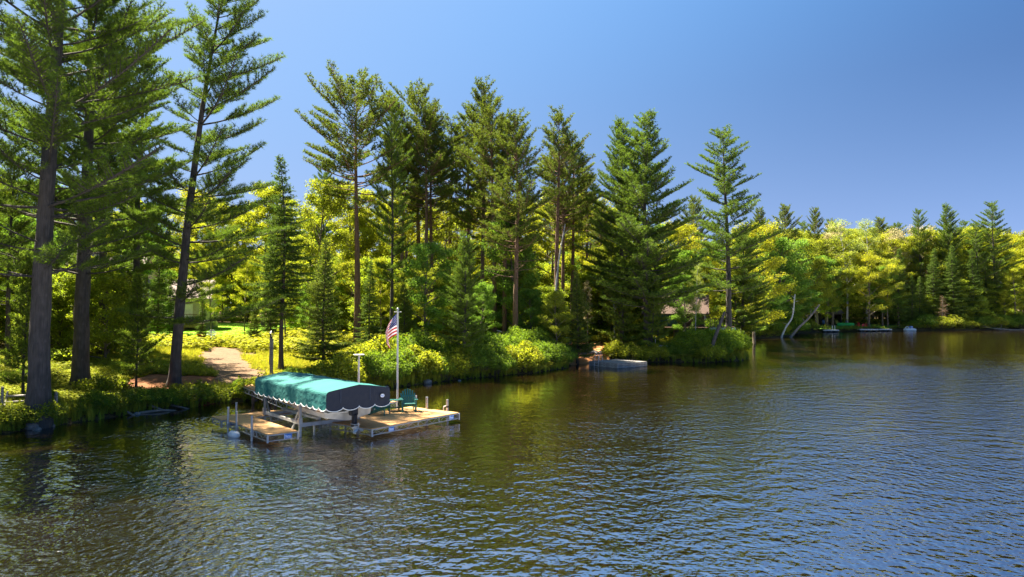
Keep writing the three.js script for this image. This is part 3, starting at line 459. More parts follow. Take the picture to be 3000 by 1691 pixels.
const WOODS = {
  "dark spruces on the far shore": { label: "dark spruce on the far shore beside the golden maple", trees: [["spruce",87.34,-154.4,18.32,3.64,1.21],["spruce",91.54,-156.39,12.35,4.5,1.18],["spruce",94.59,-158.59,12.24,4.32,1.37],["spruce",97.86,-158.33,18.62,2.15,1.14],["spruce",102.68,-158.77,19.32,1.12,1.22],["spruce",106.77,-161.77,14.97,0.68,1.22],["spruce",107.26,-158.93,18.61,5.01,1.19],["spruce",112.84,-162.74,18.42,4.81,1.29],["spruce",114.46,-161.57,14.86,3.43,1.29]] },
  "distant trees behind the far wood": { label: "distant tree behind the far wood", trees: [["maple",59.61,-168.49,24.25,4.76,1.49],["maple",62.93,-167.01,23.4,4.83,1.68],["maple",63.87,-161.66,23.77,2.8,1.34],["full_red_pine",74.02,-177.71,23.68,3.64,1.34],["ash",83.61,-193.16,25.91,1.3,1.52],["full_red_pine",87.43,-194.07,25.62,5.49,1.5],["ash",94.95,-198.38,28.44,3.29,1.42],["ash",101.67,-206.4,29.08,4.75,1.56],["maple",102.07,-197.64,27.94,2.62,1.69],["full_red_pine",107.52,-202.08,27.7,3.17,1.59],["full_red_pine",114.15,-205.37,29.44,4.09,1.53],["ash",118.13,-205.8,26.02,3.36,1.32],["maple",122.13,-205.88,28.85,3.19,1.37],["ash",125.92,-204.83,27.82,1.44,1.56],["maple",123.91,-196.41,27.49,5.85,1.33],["full_red_pine",129.72,-199.08,25.76,3.75,1.45],["ash",141.32,-209.38,26.86,3.33,1.66],["ash",134.25,-195.22,28.24,0.67,1.61],["ash",151.46,-212.81,28.33,0.47,1.42],["full_red_pine",154.87,-210.88,27.46,3.86,1.63],["full_red_pine",150.88,-200.19,26.22,3.16,1.48],["full_red_pine",157.82,-203.43,28.85,0.56,1.45],["maple",155.84,-197.61,28.35,5.47,1.38],["maple",174.43,-215.34,27.64,2.53,1.39],["ash",180.31,-217.15,29.68,1.26,1.51]] },
  "distant trees closing the view behind the near wood": { label: "distant tree closing the view behind the near wood", trees: [["ash",-106.03,-136.15,16.37,5.97,1.46],["full_red_pine",-102.71,-137.72,17.46,0.53,1.36],["ash",-88.03,-127.17,14.35,0.47,1.25],["full_red_pine",-88.6,-136.03,17.49,4.82,1.33],["full_red_pine",-89.59,-147.82,18.77,5.19,1.33],["full_red_pine",-72.61,-128.47,16.33,1.65,1.43],["green_maple",-67.39,-128.25,17.82,0.53,1.27],["green_maple",-66.75,-141.66,18.33,1.56,1.35],["full_red_pine",-63.29,-147.07,16.22,4.83,1.22],["green_maple",-53.82,-138.9,15.56,4.77,1.4],["maple",-50.73,-145.42,17.07,4.57,1.49],["green_maple",-44.76,-145.3,18.22,0.41,1.24],["full_red_pine",-36.64,-137.44,17.75,3.41,1.21],["maple",-28.37,-126.27,17.44,5.4,1.31],["maple",-24.13,-135.72,17.44,0.08,1.3],["full_red_pine",-16.06,-127.38,16.06,4.46,1.25],["green_maple",-11.11,-135.86,17.19,2.8,1.3],["full_red_pine",-5.86,-135.85,17.14,5.88,1.43],["green_maple",1.23,-139.9,18.87,2.63,1.44],["maple",5.01,-125.03,14.48,4.43,1.27],["ash",11.3,-130.39,17.28,3.53,1.26],["ash",19.72,-144.63,18.22,5.11,1.44],["maple",23.98,-135.02,18.24,3.08,1.45],["maple",28.7,-134.92,15.83,5.78,1.28],["ash",35.91,-136.75,16.85,1.25,1.23],["maple",42.06,-140.13,16.78,0.14,1.44],["maple",48.52,-137.84,17.07,4.34,1.36]] },
  "leafy trees in the wood behind the log cabin": { label: "leafy tree in the wood behind the log cabin", trees: [["green_maple",17.56,-105.49,15.6,1.26,0.96],["maple",21.35,-105.13,15.98,4.44,1.22],["green_maple",22.7,-99.23,17.29,2.94,1.25],["ash",25.06,-96.18,16.99,4.56,1.11],["green_maple",27.02,-93.22,14.23,0.28,1.04],["green_maple",35.84,-106.33,17.52,0.58,1.18],["yellow_maple",34.35,-96.87,17.06,0.38,1.04]] },
  "lime-green trees among the red pine trunks": { label: "backlit lime-green tree among the red pine trunks", trees: [["ash",-14.58,-84.02,17.72,3.9,0.94],["yellow_maple",-12.16,-77.12,18.23,3.02,1.04],["ash",-12.32,-89.28,20.81,5.3,1.07],["ash",-10.92,-93.03,19.07,3.79,1.13],["maple",-8.12,-79.53,17.95,3.85,1.15],["maple",-6.46,-86.11,16.67,0.23,1.11],["ash",-5.12,-95.2,21.44,1.2,1.14],["yellow_maple",-2.67,-87.98,17.8,3.97,1.15],["yellow_maple",-0.92,-99.55,20.04,4.52,1.14],["ash",0.4,-97.23,20.67,4.89,0.9],["ash",2.4,-89.23,19.36,4.37,0.96],["yellow_maple",4.73,-91.06,19.04,0.3,1.09],["ash",4.72,-78.39,18.78,2.09,1.23],["yellow_maple",9.52,-103.95,19.32,5.29,0.92],["ash",10.45,-99.08,22.09,6.24,1.21],["yellow_maple",10.95,-93.1,19.41,3.91,0.96],["maple",13.61,-94.49,17.79,3.59,1.0],["maple",16.78,-100.6,22.21,1.98,1.05]] },
  "lime-green trees in the wood behind the sunny slope": { label: "backlit lime-green tree in the wood behind the sunny slope", trees: [["yellow_maple",-43.99,-93.91,21.54,2.95,1.0],["ash",-44.92,-97.37,20.8,5.89,0.96],["ash",-39.0,-88.79,19.52,3.16,1.09],["maple",-39.27,-96.15,19.6,4.77,1.13],["ash",-36.53,-93.38,18.33,6.16,0.99],["ash",-30.86,-84.84,20.73,2.98,1.2],["ash",-29.35,-83.12,19.82,4.23,1.08],["ash",-30.77,-92.75,18.83,2.2,1.19],["ash",-28.39,-93.9,17.55,3.25,1.23],["ash",-24.97,-85.41,17.11,0.5,1.0],["yellow_maple",-26.17,-96.29,20.32,2.64,1.13],["ash",-18.56,-76.72,19.33,4.08,1.05],["ash",-17.78,-80.69,17.16,6.15,1.25],["ash",-16.76,-79.47,19.03,1.21,0.96],["maple",-15.67,-85.13,18.12,1.28,0.93]] },
  "lime-green trees in the wood beside the house": { label: "backlit lime-green tree in the wood beside the house", trees: [["ash",-56.58,-73.91,19.3,3.68,1.19],["ash",-57.72,-76.66,19.99,1.16,1.14],["green_maple",-48.46,-67.71,14.54,4.71,0.91],["green_maple",-62.76,-89.63,22.05,0.06,1.1],["maple",-56.09,-84.71,17.03,1.55,0.94],["green_maple",-49.15,-76.64,18.61,0.68,1.17],["ash",-40.67,-67.1,14.62,2.14,0.93],["ash",-44.08,-76.2,16.03,1.96,1.09],["ash",-50.53,-89.96,20.18,1.94,1.15],["green_maple",-36.24,-67.46,14.44,2.55,1.09]] },
  "lime-green trees on the far shore by the leaning birch logs": { label: "lime-green tree on the far shore by the leaning birch logs", trees: [["maple",41.96,-121.11,15.49,1.9,1.32],["green_maple",44.97,-125.18,16.85,0.94,1.15],["green_maple",46.33,-124.09,17.5,3.73,1.07],["green_maple",48.15,-123.29,17.96,0.86,1.33],["maple",53.32,-132.18,14.7,5.82,1.23],["green_maple",59.04,-142.39,15.73,0.01,1.29],["maple",62.67,-144.83,19.74,0.66,1.22],["green_maple",66.66,-148.97,16.39,5.61,1.06],["green_maple",70.37,-153.15,15.48,0.65,1.04],["maple",71.59,-152.67,20.4,6.2,1.31]] },
  "low leafy trees above the shore bushes": { label: "low leafy tree above the shore bushes", trees: [["fir",-13.25,-69.39,8.8,4.38,0.92],["maple",-10.26,-66.78,8.96,3.45,1.23],["maple",-8.03,-65.52,9.01,3.25,1.16],["maple",-5.33,-68.64,8.48,0.82,1.04],["green_maple",-2.68,-60.85,7.42,0.78,0.93],["fir",-1.01,-68.77,8.39,5.0,1.01],["green_maple",1.68,-63.85,6.93,2.7,1.23],["maple",4.0,-60.84,6.64,1.33,1.07],["fir",5.95,-62.35,8.57,2.19,1.11]] },
  "low leafy trees at the top of the sunny slope": { label: "low leafy tree at the top of the sunny slope", trees: [["ash",-28.57,-64.86,9.92,0.72,1.04],["ash",-26.04,-66.6,9.96,3.22,1.0],["ash",-24.95,-69.82,9.71,4.03,1.18],["ash",-20.52,-61.88,9.33,1.25,1.07],["green_maple",-18.98,-64.21,7.57,0.68,0.9],["green_maple",-18.79,-70.52,9.16,6.13,1.05],["yellow_maple",-16.71,-71.67,9.99,5.74,1.24],["ash",-12.22,-63.61,9.93,5.94,0.91]] },
  "low leafy trees behind the sandy clearing": { label: "low leafy tree behind the sandy clearing", trees: [["green_maple",6.83,-84.67,11.96,3.96,1.0],["yellow_maple",9.79,-83.11,10.79,2.48,1.16],["maple",11.34,-78.24,12.19,5.89,1.07],["yellow_maple",14.63,-81.64,9.19,2.69,1.12],["green_maple",17.35,-78.3,10.1,5.46,0.92],["green_maple",19.88,-79.05,11.88,1.8,0.96],["ash",24.68,-86.76,12.2,1.98,1.16],["maple",27.75,-84.09,11.36,0.74,1.23]] },
  "low leafy trees near the far waterline": { label: "low leafy tree near the far waterline", trees: [["maple",41.63,-118.04,10.65,0.74,1.11],["green_maple",43.23,-118.2,13.64,2.15,1.11],["green_maple",46.09,-120.79,9.78,0.73,1.09],["green_maple",53.39,-131.74,13.42,0.89,1.1],["ash",61.82,-143.89,10.2,1.86,1.17],["maple",64.95,-146.04,15.31,1.49,1.13],["maple",68.48,-148.13,9.11,2.72,1.17],["green_maple",83.84,-154.64,14.5,0.81,1.14],["maple",84.55,-153.74,16.08,2.88,1.08],["ash",114.59,-158.83,9.37,5.05,1.06],["ash",117.15,-159.28,14.52,4.31,1.29],["maple",121.28,-160.1,10.9,5.4,1.15]] },
  "low lime-green trees in front of the wood beside the house": { label: "low lime-green tree in front of the wood beside the house", trees: [["green_maple",-39.24,-51.44,9.93,0.91,1.13],["green_maple",-36.88,-51.34,10.05,3.54,1.24],["green_maple",-37.85,-55.88,10.81,0.94,1.05],["maple",-33.58,-52.53,7.74,6.13,1.2]] },
  "pale budding trees of the far wood": { label: "pale budding tree of the far wood", trees: [["budding_tree",78.15,-165.03,26.17,3.24,1.43],["budding_tree",93.37,-169.22,24.43,1.98,1.48],["budding_tree",93.46,-166.68,25.18,2.67,1.22],["budding_tree",99.57,-168.78,26.17,4.32,1.35],["budding_tree",107.0,-176.65,27.13,3.1,1.28],["budding_tree",78.52,-167.11,24.17,4.93,1.33]] },
  "pines of the far wood": { label: "pine of the far wood", trees: [["tiered_pine",51.66,-143.82,23.74,5.31,0.99],["tiered_pine",55.64,-145.52,22.64,0.73,1.09],["tiered_pine",63.75,-154.05,22.93,4.75,0.96],["tiered_pine",69.12,-161.24,25.53,0.63,1.05],["full_red_pine",79.42,-170.06,26.79,6.27,0.97],["full_red_pine",93.51,-173.66,27.65,4.96,1.09],["tiered_pine",97.8,-171.83,26.58,0.17,0.95],["tiered_pine",112.19,-182.26,26.89,2.27,0.96],["tiered_pine",114.36,-174.69,25.68,3.37,0.92],["tiered_pine",120.22,-180.42,28.18,6.11,1.01],["full_red_pine",137.86,-189.44,26.58,4.12,0.93],["full_red_pine",137.98,-181.47,26.31,0.88,1.01],["tiered_pine",142.16,-181.69,27.3,3.99,1.06]] },
  "yellow-green trees of the far wood": { label: "yellow-green tree of the far wood", trees: [["yellow_maple",53.89,-136.41,19.32,5.1,1.32],["ash",64.8,-158.16,21.81,4.75,1.4],["maple",66.83,-156.87,22.71,0.48,1.35],["ash",70.18,-160.63,22.68,1.8,1.24],["yellow_maple",77.12,-169.37,20.74,4.32,1.12],["ash",80.44,-172.92,24.47,5.2,1.11],["ash",79.75,-162.92,23.12,5.89,1.38],["maple",86.42,-174.04,25.27,4.11,1.14],["maple",84.61,-164.27,21.65,4.41,1.39],["yellow_maple",86.73,-164.1,22.32,5.69,1.19],["ash",98.03,-178.72,24.84,1.65,1.27],["ash",93.7,-166.08,22.05,0.05,1.31],["ash",98.02,-168.43,20.9,1.93,1.17],["maple",99.21,-165.9,22.58,0.13,1.2],["ash",101.87,-167.27,24.27,3.57,1.37],["ash",113.61,-181.92,24.8,5.85,1.15],["ash",106.88,-167.43,23.76,0.62,1.29],["ash",118.75,-180.43,25.68,3.1,1.21],["maple",119.18,-176.73,25.85,0.73,1.32],["ash",127.32,-183.73,25.24,4.92,1.18],["ash",122.17,-172.71,25.49,1.04,1.18],["ash",129.27,-178.67,20.85,5.25,1.37],["yellow_maple",135.73,-184.06,24.68,2.86,1.14],["ash",136.41,-180.9,22.48,2.58,1.11],["ash",138.25,-180.22,25.12,0.7,1.38],["yellow_maple",133.63,-171.4,21.18,3.29,1.19],["yellow_maple",149.16,-186.51,22.82,2.54,1.18]] },
};
for (const [kind, x, z, topY, turn, wide, label] of TREES) plant(kind, x, z, topY - landHeight(x, z), label, 'tree', null, { turn, wide });
for (const [group, { label, trees }] of Object.entries(WOODS)) for (const [kind, x, z, topY, turn, wide] of trees) plant(kind, x, z, Math.max(4, topY - landHeight(x, z)), label, 'tree', group, { turn, wide });
// ---------------------------------------------------------------- bushes along the shores and under the wood
{
  const r = mulberry(77);
  const along = (i0, i1, gap, off0, off1, f) => {                         // walk the shoreline from one corner to another
    for (let i = i0; i < i1; i++) {
      const [ax, az] = LAKE[i], [bx2, bz] = LAKE[i + 1], L = Math.hypot(bx2 - ax, bz - az), nx = (bz - az) / L, nz = -(bx2 - ax) / L;
      for (let s = gap * r(); s < L; s += gap * (0.6 + 0.8 * r())) { const d = off0 + (off1 - off0) * r(), sx = ax + ((bx2 - ax) * s) / L, sz = az + ((bz - az) * s) / L; let x = sx + nx * d, z = sz + nz * d; if (lakeDist(x, z) < 0) { x = sx - nx * d; z = sz - nz * d; } f(x, z); }
    }
  };
  const clear = (x, z) => !(x / -z > 0.079 && x / -z < 0.142 && z > -76 && z < -55) && ragged(PATH, x, z) < 0.5 && ragged(SAND, x, z) < 0.9 && ragged(LAWN, x, z) < 0.5 && ragged(EARTH, x, z) < 0.6 && !(x > 62 && x < 89 && z < -141 && ragged(FARBEACH, x, z) > -1.6);
  const bush = (kind, x, z, h, label, group, wide = 1) => { if (clear(x, z) && shoreDist(x, z) > 0.1) plant(kind, x, z, h, label, 'bush', group, { turn: r() * 6.28, wide, sink: 0.05 }); };
  const pick = (a) => a[Math.floor(r() * a.length)];
  along(3, 9, 1.15, 0.35, 0.9, (x, z) => bush(pick(['low_bush', 'low_bush', 'leafy_bush']), x, z, 0.55 + 0.4 * r(), 'low green shrub at the water edge below the big pines', 'low shrubs at the water edge below the big pines', 1.15));
  along(3, 9, 2.6, 1.6, 4.2, (x, z) => bush(pick(['low_bush', 'low_bush', 'leafy_bush']), x, z, 0.45 + 0.45 * r(), 'leafy shrub on the bank among the big pine trunks', 'leafy shrubs on the bank among the big pine trunks', 1.1));
  along(9, 12, 1.1, 0.4, 1.4, (x, z) => bush(pick(['leafy_bush', 'leafy_bush', 'low_bush', 'bright_bush']), x, z, 0.8 + 0.6 * r(), 'green shrub at the water edge behind the dock', 'shrubs at the water edge behind the dock', 1.05));
  along(10, 15, 1.35, 0.5, 1.4, (x, z) => bush(pick(['leafy_bush', 'leafy_bush', 'bright_bush']), x, z, 1.3 + 0.7 * r(), 'dense green bush overhanging the water past the dock', 'dense bushes overhanging the water past the dock', 1.0));
  along(11, 15, 1.6, 2.0, 4.5, (x, z) => bush(pick(['leafy_bush', 'bright_bush', 'leafy_bush']), x, z, 1.7 + 0.9 * r(), 'taller bush in the second row of the bank past the dock', 'taller bushes on the bank past the dock', 1.0));
  along(15, 20, 1.5, 0.4, 2.2, (x, z) => bush(pick(['bright_bush', 'leafy_bush', 'bright_bush']), x, z, 0.9 + 0.7 * r(), 'sunlit bush on the low bank beside the raft', 'sunlit bushes on the low bank beside the raft', 1.1));
  for (const [x, z, h, w] of [[17.4, -66.6, 2.5, 1.25], [20.2, -67.2, 2.6, 1.3], [22.4, -69.6, 2.5, 1.2], [18.9, -65.9, 1.9, 1.1], [23.2, -72.2, 2.3, 1.2]]) plant('willow_bush', x, z, h, 'big rounded willow bush on the point below the log cabin', 'bush', 'rounded willow bushes on the point', { turn: r() * 6, wide: w, sink: 0.1 });
  along(21, 27, 3.2, 0.6, 2.5, (x, z) => bush(pick(['willow_bush', 'leafy_bush', 'bright_bush']), x, z, 1.8 + 1.4 * r(), 'bush at the water edge of the bay behind the point', 'bushes of the bay behind the point', 1.3));
  along(27, 32, 2.6, 0.6, 2.6, (x, z) => { if (x < 135) bush(pick(['willow_bush', 'bright_bush', 'leafy_bush', 'bright_bush']), x, z, 1.5 + 1.3 * r(), 'bush along the far waterline', 'bushes along the far waterline', 1.4); });
  // understory
  const scatter = (n, x0, x1, d0, d1, h0, h1, kinds, label, group) => { for (let k = 0; k < n; k++) { const b = x0 + (x1 - x0) * (k + r()) / n, D = d0 + (d1 - d0) * r(), x = b * D, z = -D; if (shoreDist(x, z) > 3 && clear(x, z) && !(x < -30 && x > -48 && z < -66 && z > -84)) plant(pick(kinds), x, z, h0 + (h1 - h0) * r(), label, kinds[0] === 'thicket' ? 'small tree' : 'bush', group, { turn: r() * 6.28, wide: 1.1 + 0.4 * r() }); } };
  scatter(26, -0.74, -0.46, 84, 104, 6, 10, ['thicket'], 'bushy young tree in the wood beyond the house', 'bushy young trees in the wood beyond the house');
  scatter(14, -0.76, -0.58, 44, 62, 3.5, 6, ['thicket'], 'bushy young tree in the shade behind the wooden steps', 'bushy young trees behind the wooden steps');
  scatter(24, -0.44, -0.24, 66, 96, 4.5, 8, ['thicket'], 'bushy young tree in the wood above the sunny slope', 'bushy young trees in the wood above the sunny slope');
  scatter(46, -0.26, 0.06, 66, 100, 4.5, 8, ['thicket'], 'bushy young tree under the red pines', 'bushy young trees under the red pines');
  scatter(22, 0.04, 0.24, 78, 100, 5, 8, ['thicket'], 'bushy young tree in the wood around the log cabin', 'bushy young trees around the log cabin');
  scatter(46, 0.28, 0.8, 156, 178, 6, 10, ['thicket'], 'bushy young tree under the far wood', 'bushy young trees under the far wood');
  scatter(24, 0.24, 0.42, 118, 150, 5, 9, ['thicket'], 'bushy young tree in the wood by the leaning birch logs', 'bushy young trees by the leaning birch logs');
  scatter(30, -0.76, 0.25, 108, 124, 9, 13, ['thicket'], 'bushy tree at the back of the near wood', 'bushy trees at the back of the near wood');
}
// ---------------------------------------------------------------- ground cover: ferns, seedlings and grass that nobody could count
{
  const r = mulberry(91);
  const sprig = (seed, n, h, w, l, cols) => { const q = mulberry(seed), f = new Soup(); for (let k = 0; k < n; k++) { const a = q() * 6.28, e = Math.sqrt(q()), p = V(Math.cos(a) * w * e, h * (0.25 + 0.75 * q()), Math.sin(a) * w * e), d = V(Math.cos(a), 0.5 * q(), Math.sin(a)).normalize(), s = d.clone().cross(UP).normalize(), ll = l * (0.6 + 0.8 * q()); f.quad(p.clone().addScaledVector(d, -ll / 2), p.clone().addScaledVector(s, ll * 0.3), p.clone().addScaledVector(d, ll / 2).add(V(0, -0.2 * ll, 0)), p.clone().addScaledVector(s, -ll * 0.3), tint(cols, q, 0.3)); } return f.leaves(); };
  const blades = (seed, n, h, cols) => { const q = mulberry(seed), f = new Soup(); for (let k = 0; k < n; k++) { const a = q() * 6.28, p = V(Math.cos(a) * 0.1 * q(), 0, Math.sin(a) * 0.1 * q()), t = V(p.x + Math.cos(a) * 0.12 * q(), h * (0.5 + 0.6 * q()), p.z + Math.sin(a) * 0.12 * q()), s = V(-Math.sin(a), 0, Math.cos(a)).multiplyScalar(0.012); f.tri(p.clone().sub(s), p.clone().add(s), t, tint(cols, q, 0.3)); } return f.leaves(); };
  function cover(name, geo, label, n, place) {
    const pts = []; for (let tries = 0; pts.length < n && tries < n * 12; tries++) { const p = place(); if (p) pts.push(p); }
    const im = new THREE.InstancedMesh(geo, coverMat, pts.length), m = new THREE.Matrix4(), c = new THREE.Color();
    pts.forEach(([x, z, s], k) => { m.makeRotationY(r() * 6.28).scale(V(s, s * (0.7 + 0.6 * r()), s)).setPosition(x, landHeight(x, z), z); im.setMatrixAt(k, m); const v = 0.7 + 0.6 * r(); im.setColorAt(k, c.setRGB(v * (0.9 + 0.2 * r()), v, v * 0.9)); });
    im.name = numbered(name); im.castShadow = im.receiveShadow = true; scene.add(im); tag(im, label, null, null, 'stuff');
  }
  const free = (x, z) => !(x / -z > 0.086 && x / -z < 0.132 && z > -72 && z < -58) && shoreDist(x, z) > 0.15 && ragged(PATH, x, z) < 0.05 && ragged(SAND, x, z) < 0.1 && ragged(LAWN, x, z) < 0.1 && ragged(EARTH, x, z) < -0.1;
  const spot = (b0, b1, d0, d1, s0, s1) => () => { const b = b0 + (b1 - b0) * r(), D = Math.sqrt(d0 * d0 + (d1 * d1 - d0 * d0) * r()), x = b * D, z = -D; return free(x, z) && fbm(x * 0.25 + 3, z * 0.25, 3, 0, 2) + 0.25 * r() > 0.42 ? [x, z, s0 + (s1 - s0) * r()] : null; };
  cover('slope_ground_cover', sprig(1, 16, 0.2, 0.3, 0.13, [0.46, 0.42, 0.02]), 'yellow-green seedlings and ferns covering the sunny slope', 26000, spot(-0.6, -0.12, 37, 66, 0.35, 0.9));
  cover('bank_ground_cover', sprig(2, 16, 0.26, 0.28, 0.14, [0.26, 0.3, 0.015]), 'low green plants covering the bank under the big pines', 6000, spot(-0.8, -0.42, 27, 46, 0.6, 1.3));
  cover('slope_grass', blades(7, 22, 0.3, [0.4, 0.42, 0.03]), 'yellow-green grass of the sunny slope', 16000, spot(-0.62, -0.12, 36, 64, 0.6, 1.3));
  cover('wood_ground_cover', sprig(3, 16, 0.4, 0.4, 0.2, [0.3, 0.32, 0.015]), 'low plants covering the floor of the wood', 14000, spot(-0.75, 0.3, 52, 100, 0.9, 2.0));
  cover('shore_grass', blades(4, 26, 0.5, [0.26, 0.3, 0.03]), 'tufts of grass along the waterline', 6000, () => { const b = -0.8 + 1.15 * r(), D = 26 + 50 * r(), x = b * D, z = -D, d = shoreDist(x, z); return d > 0.02 && d < 1.6 && ragged(SAND, x, z) < -0.2 ? [x, z, 0.6 + 0.8 * r()] : null; });
  cover('lawn_grass', blades(5, 18, 0.12, [0.2, 0.34, 0.02]), 'short mown grass blades of the lawn', 9000, () => { const x = -50 + 28 * r(), z = -56 - 30 * r(); return ragged(LAWN, x, z) > 0 ? [x, z, 0.8 + 0.6 * r()] : null; });
  cover('far_ground_cover', sprig(6, 16, 0.6, 0.5, 0.3, [0.3, 0.33, 0.015]), 'low plants along the far bank', 5000, () => { const b = 0.24 + 0.55 * r(), D = 100 + 75 * r(), x = b * D, z = -D, d = shoreDist(x, z); return d > 0.1 && d < 16 && ragged(FARBEACH, x, z) < -0.3 ? [x, z, 0.8 + 1.2 * r()] : null; });
}
// ---------------------------------------------------------------- the wood goes on along the shore beyond the wooden steps
{
  const r = mulberry(133), kinds = ['maple', 'ash', 'green_maple', 'full_red_pine', 'big_pine', 'spruce', 'thicket', 'thicket'];
  for (let k = 0; k < 64; k++) {
    const b = -0.86 - 0.9 * r() ** 1.2, D = 24 + 62 * r(), x = b * D, z = -D, kind = kinds[Math.floor(r() * kinds.length)]; if (shoreDist(x, z) < 3) continue;
    const h = { big_pine: 22, full_red_pine: 20, spruce: 13, thicket: 6, green_maple: 11 }[kind] ?? 14;
    plant(kind, x, z, h * (0.85 + 0.35 * r()), 'tree of the wood along the shore beyond the wooden steps', 'tree', 'trees along the shore beyond the wooden steps', { turn: r() * 6.28, wide: 0.9 + 0.4 * r() });
  }
}
// ---------------------------------------------------------------- the dock, the boat lift and what stands on them
const DOCK_TURN = 0.721, DOCK = [-8.26, 0, -26.52];                       // a frame whose x runs across the slip and whose z runs out along it
const onDock = (x, z, y = 0) => { const c = Math.cos(DOCK_TURN), s = Math.sin(DOCK_TURN); return [DOCK[0] + x * c + z * s, y, DOCK[2] - x * s + z * c]; };
const DECK = 0.43;
function signPlate(seed) {
  const c = document.createElement('canvas'); c.width = 192; c.height = 96; const g = c.getContext('2d'), r = mulberry(seed);
  g.fillStyle = '#1769c2'; g.fillRect(0, 0, 192, 96); g.fillStyle = '#e9f2fa'; g.fillRect(0, 0, 10, 96); g.strokeStyle = '#eaf4ff'; g.lineWidth = 9; g.lineCap = 'round';
  g.beginPath(); g.moveTo(34, 22); g.lineTo(34, 58); g.quadraticCurveTo(66, 52, 58, 34); g.quadraticCurveTo(52, 20, 30, 22); g.stroke();
  for (let k = 0; k < 4; k++) { const x = 80 + 25 * k; g.beginPath(); g.ellipse(x, 46 + 4 * r(), 8, 11, 0.2, r() * 2, 4 + 2 * r()); g.stroke(); }
  g.fillStyle = '#dfeaf5'; g.fillRect(24, 74, 150, 8);
  const t = new THREE.CanvasTexture(c); t.colorSpace = THREE.SRGBColorSpace; return M({ roughness: 0.5, map: t });
}
const plateMat = signPlate(3);
function plateGeo(w, h, t) { const g = new THREE.BoxGeometry(w, h, t); return g; }
function truss(len, y0, y1, zig) {                                        // a side rail of light metal along x from 0 to len: rails, uprights, zigzag web
  const g = [bx(len, 0.045, 0.04, len / 2, y1), bx(len, 0.035, 0.035, len / 2, y0)], n = Math.max(1, Math.round(len / 1.2));
  for (let k = 0; k <= n; k++) g.push(bx(0.035, y1 - y0 - 0.042, 0.03, Math.min(len - 0.018, Math.max(0.018, (k * len) / n)), (y0 + y1) / 2 - 0.002));
  if (zig) { const m = Math.round(len / 0.24) * 1; for (let k = 0; k < m; k++) { const a = (k * len) / m, b = ((k + 1) * len) / m; g.push(rod([a, k % 2 ? y1 - 0.03 : y0 + 0.02, 0], [b, k % 2 ? y0 + 0.02 : y1 - 0.03, 0], 0.008, 5)); } }
  return g;
}
function dockSection(label, x0, x1, z0, z1, opts = {}) {                  // a deck on a truss frame in the group's own axes
  const t = thing('dock_section', label, 'dock', opts.pos ?? DOCK, opts.turn ?? DOCK_TURN, 'aluminium dock sections'), w = x1 - x0, l = z1 - z0, y0 = 0.16, y1 = DECK - 0.055;
  const nx = Math.max(1, Math.round(w / 1.25)), nz = Math.max(1, Math.round(l / 1.25)), r = mulberry(Math.round(x0 * 91 + z0 * 37 + 500));
  for (let i = 0; i < nx; i++) for (let j = 0; j < nz; j++) {
    const g = rbx(w / nx - 0.008, 0.032, l / nz - 0.008, 0.006, x0 + (w * (i + 0.5)) / nx, DECK - 0.016, z0 + (l * (j + 0.5)) / nz); const uv = g.attributes.uv, ox = r() * 5, oy = r() * 5, sw = w > l;
    for (let k = 0; k < uv.count; k++) { const a = uv.getX(k), b = uv.getY(k); uv.setXY(k, (sw ? b : a) * 0.9 + ox, (sw ? a : b) * 0.9 + oy); }
    part('deck_panel', g, mats.deck, t);
  }
  const side = (name, len, turn, x, z, zig) => { const gs = truss(len, y0, y1, zig).map((g) => { g.rotateY(turn); g.translate(x, 0, z); return g; }); return part(name, gs, mats.metal, t); };
  side('side_rail', w, 0, x0, z1 - 0.02, opts.plainEnd ? false : true); side('side_rail', w, 0, x0, z0 + 0.02, true);
  side('side_rail', l - 0.08, -Math.PI / 2, x0 + 0.02, z0 + 0.04, true); side('side_rail', l - 0.08, -Math.PI / 2, x1 - 0.02, z0 + 0.04, true);
  for (const [x, z] of [[x0, z1], [x1, z1]]) part('corner_bracket', rbx(0.07, 0.3, 0.07, 0.008, x, 0.25, z), mats.metal, t);
  for (const [x, z, top] of opts.posts ?? []) { const p = part('post', cyl(0.045, 0.045, top + 1.6, x, (top - 1.6) / 2, z, 14), mats.metal, t); part('post_cap', cyl(0.052, 0.048, 0.03, x, top + 0.015, z, 14), mats.metal, p); part('post_sleeve', rbx(0.12, 0.2, 0.12, 0.015, x, 0.27, z), mats.metal, p); }
  for (const [x, z, turn] of opts.plates ?? []) { const p = plateGeo(0.3, 0.17, 0.012); p.rotateY(turn); p.translate(x, 0.275, z); part('maker_plate', p, plateMat, t).userData.label = 'blue plate with white lettering'; }
  return t;
}
dockSection('dock finger beside the boat lift with three tall metal posts', -1.2, -0.02, -4.48, 0, { plainEnd: true, posts: [[-1.28, -4.0, 1.0], [-1.28, -3.0, 0.92], [-1.28, -1.35, 0.95]], plates: [[-0.42, 0.034, 0]] });
dockSection('cross walkway joining the dock finger to the gangway', -1.38, 7.2, -5.75, -4.5, { posts: [[-0.3, -5.84, 0.9], [3.6, -5.84, 1.0]], plates: [[-0.9, -4.47, 0]] });
dockSection('wide dock platform with the two green garden chairs', 0, 5.15, -3.1, 0, { pos: [-5.5, 0, -26.96], turn: 0.9273, posts: [[4.9, -2.95, 0.05], [0.35, -3.0, 0.1]], plates: [[1.0, 0.036, 0], [4.62, 0.036, 0]] });
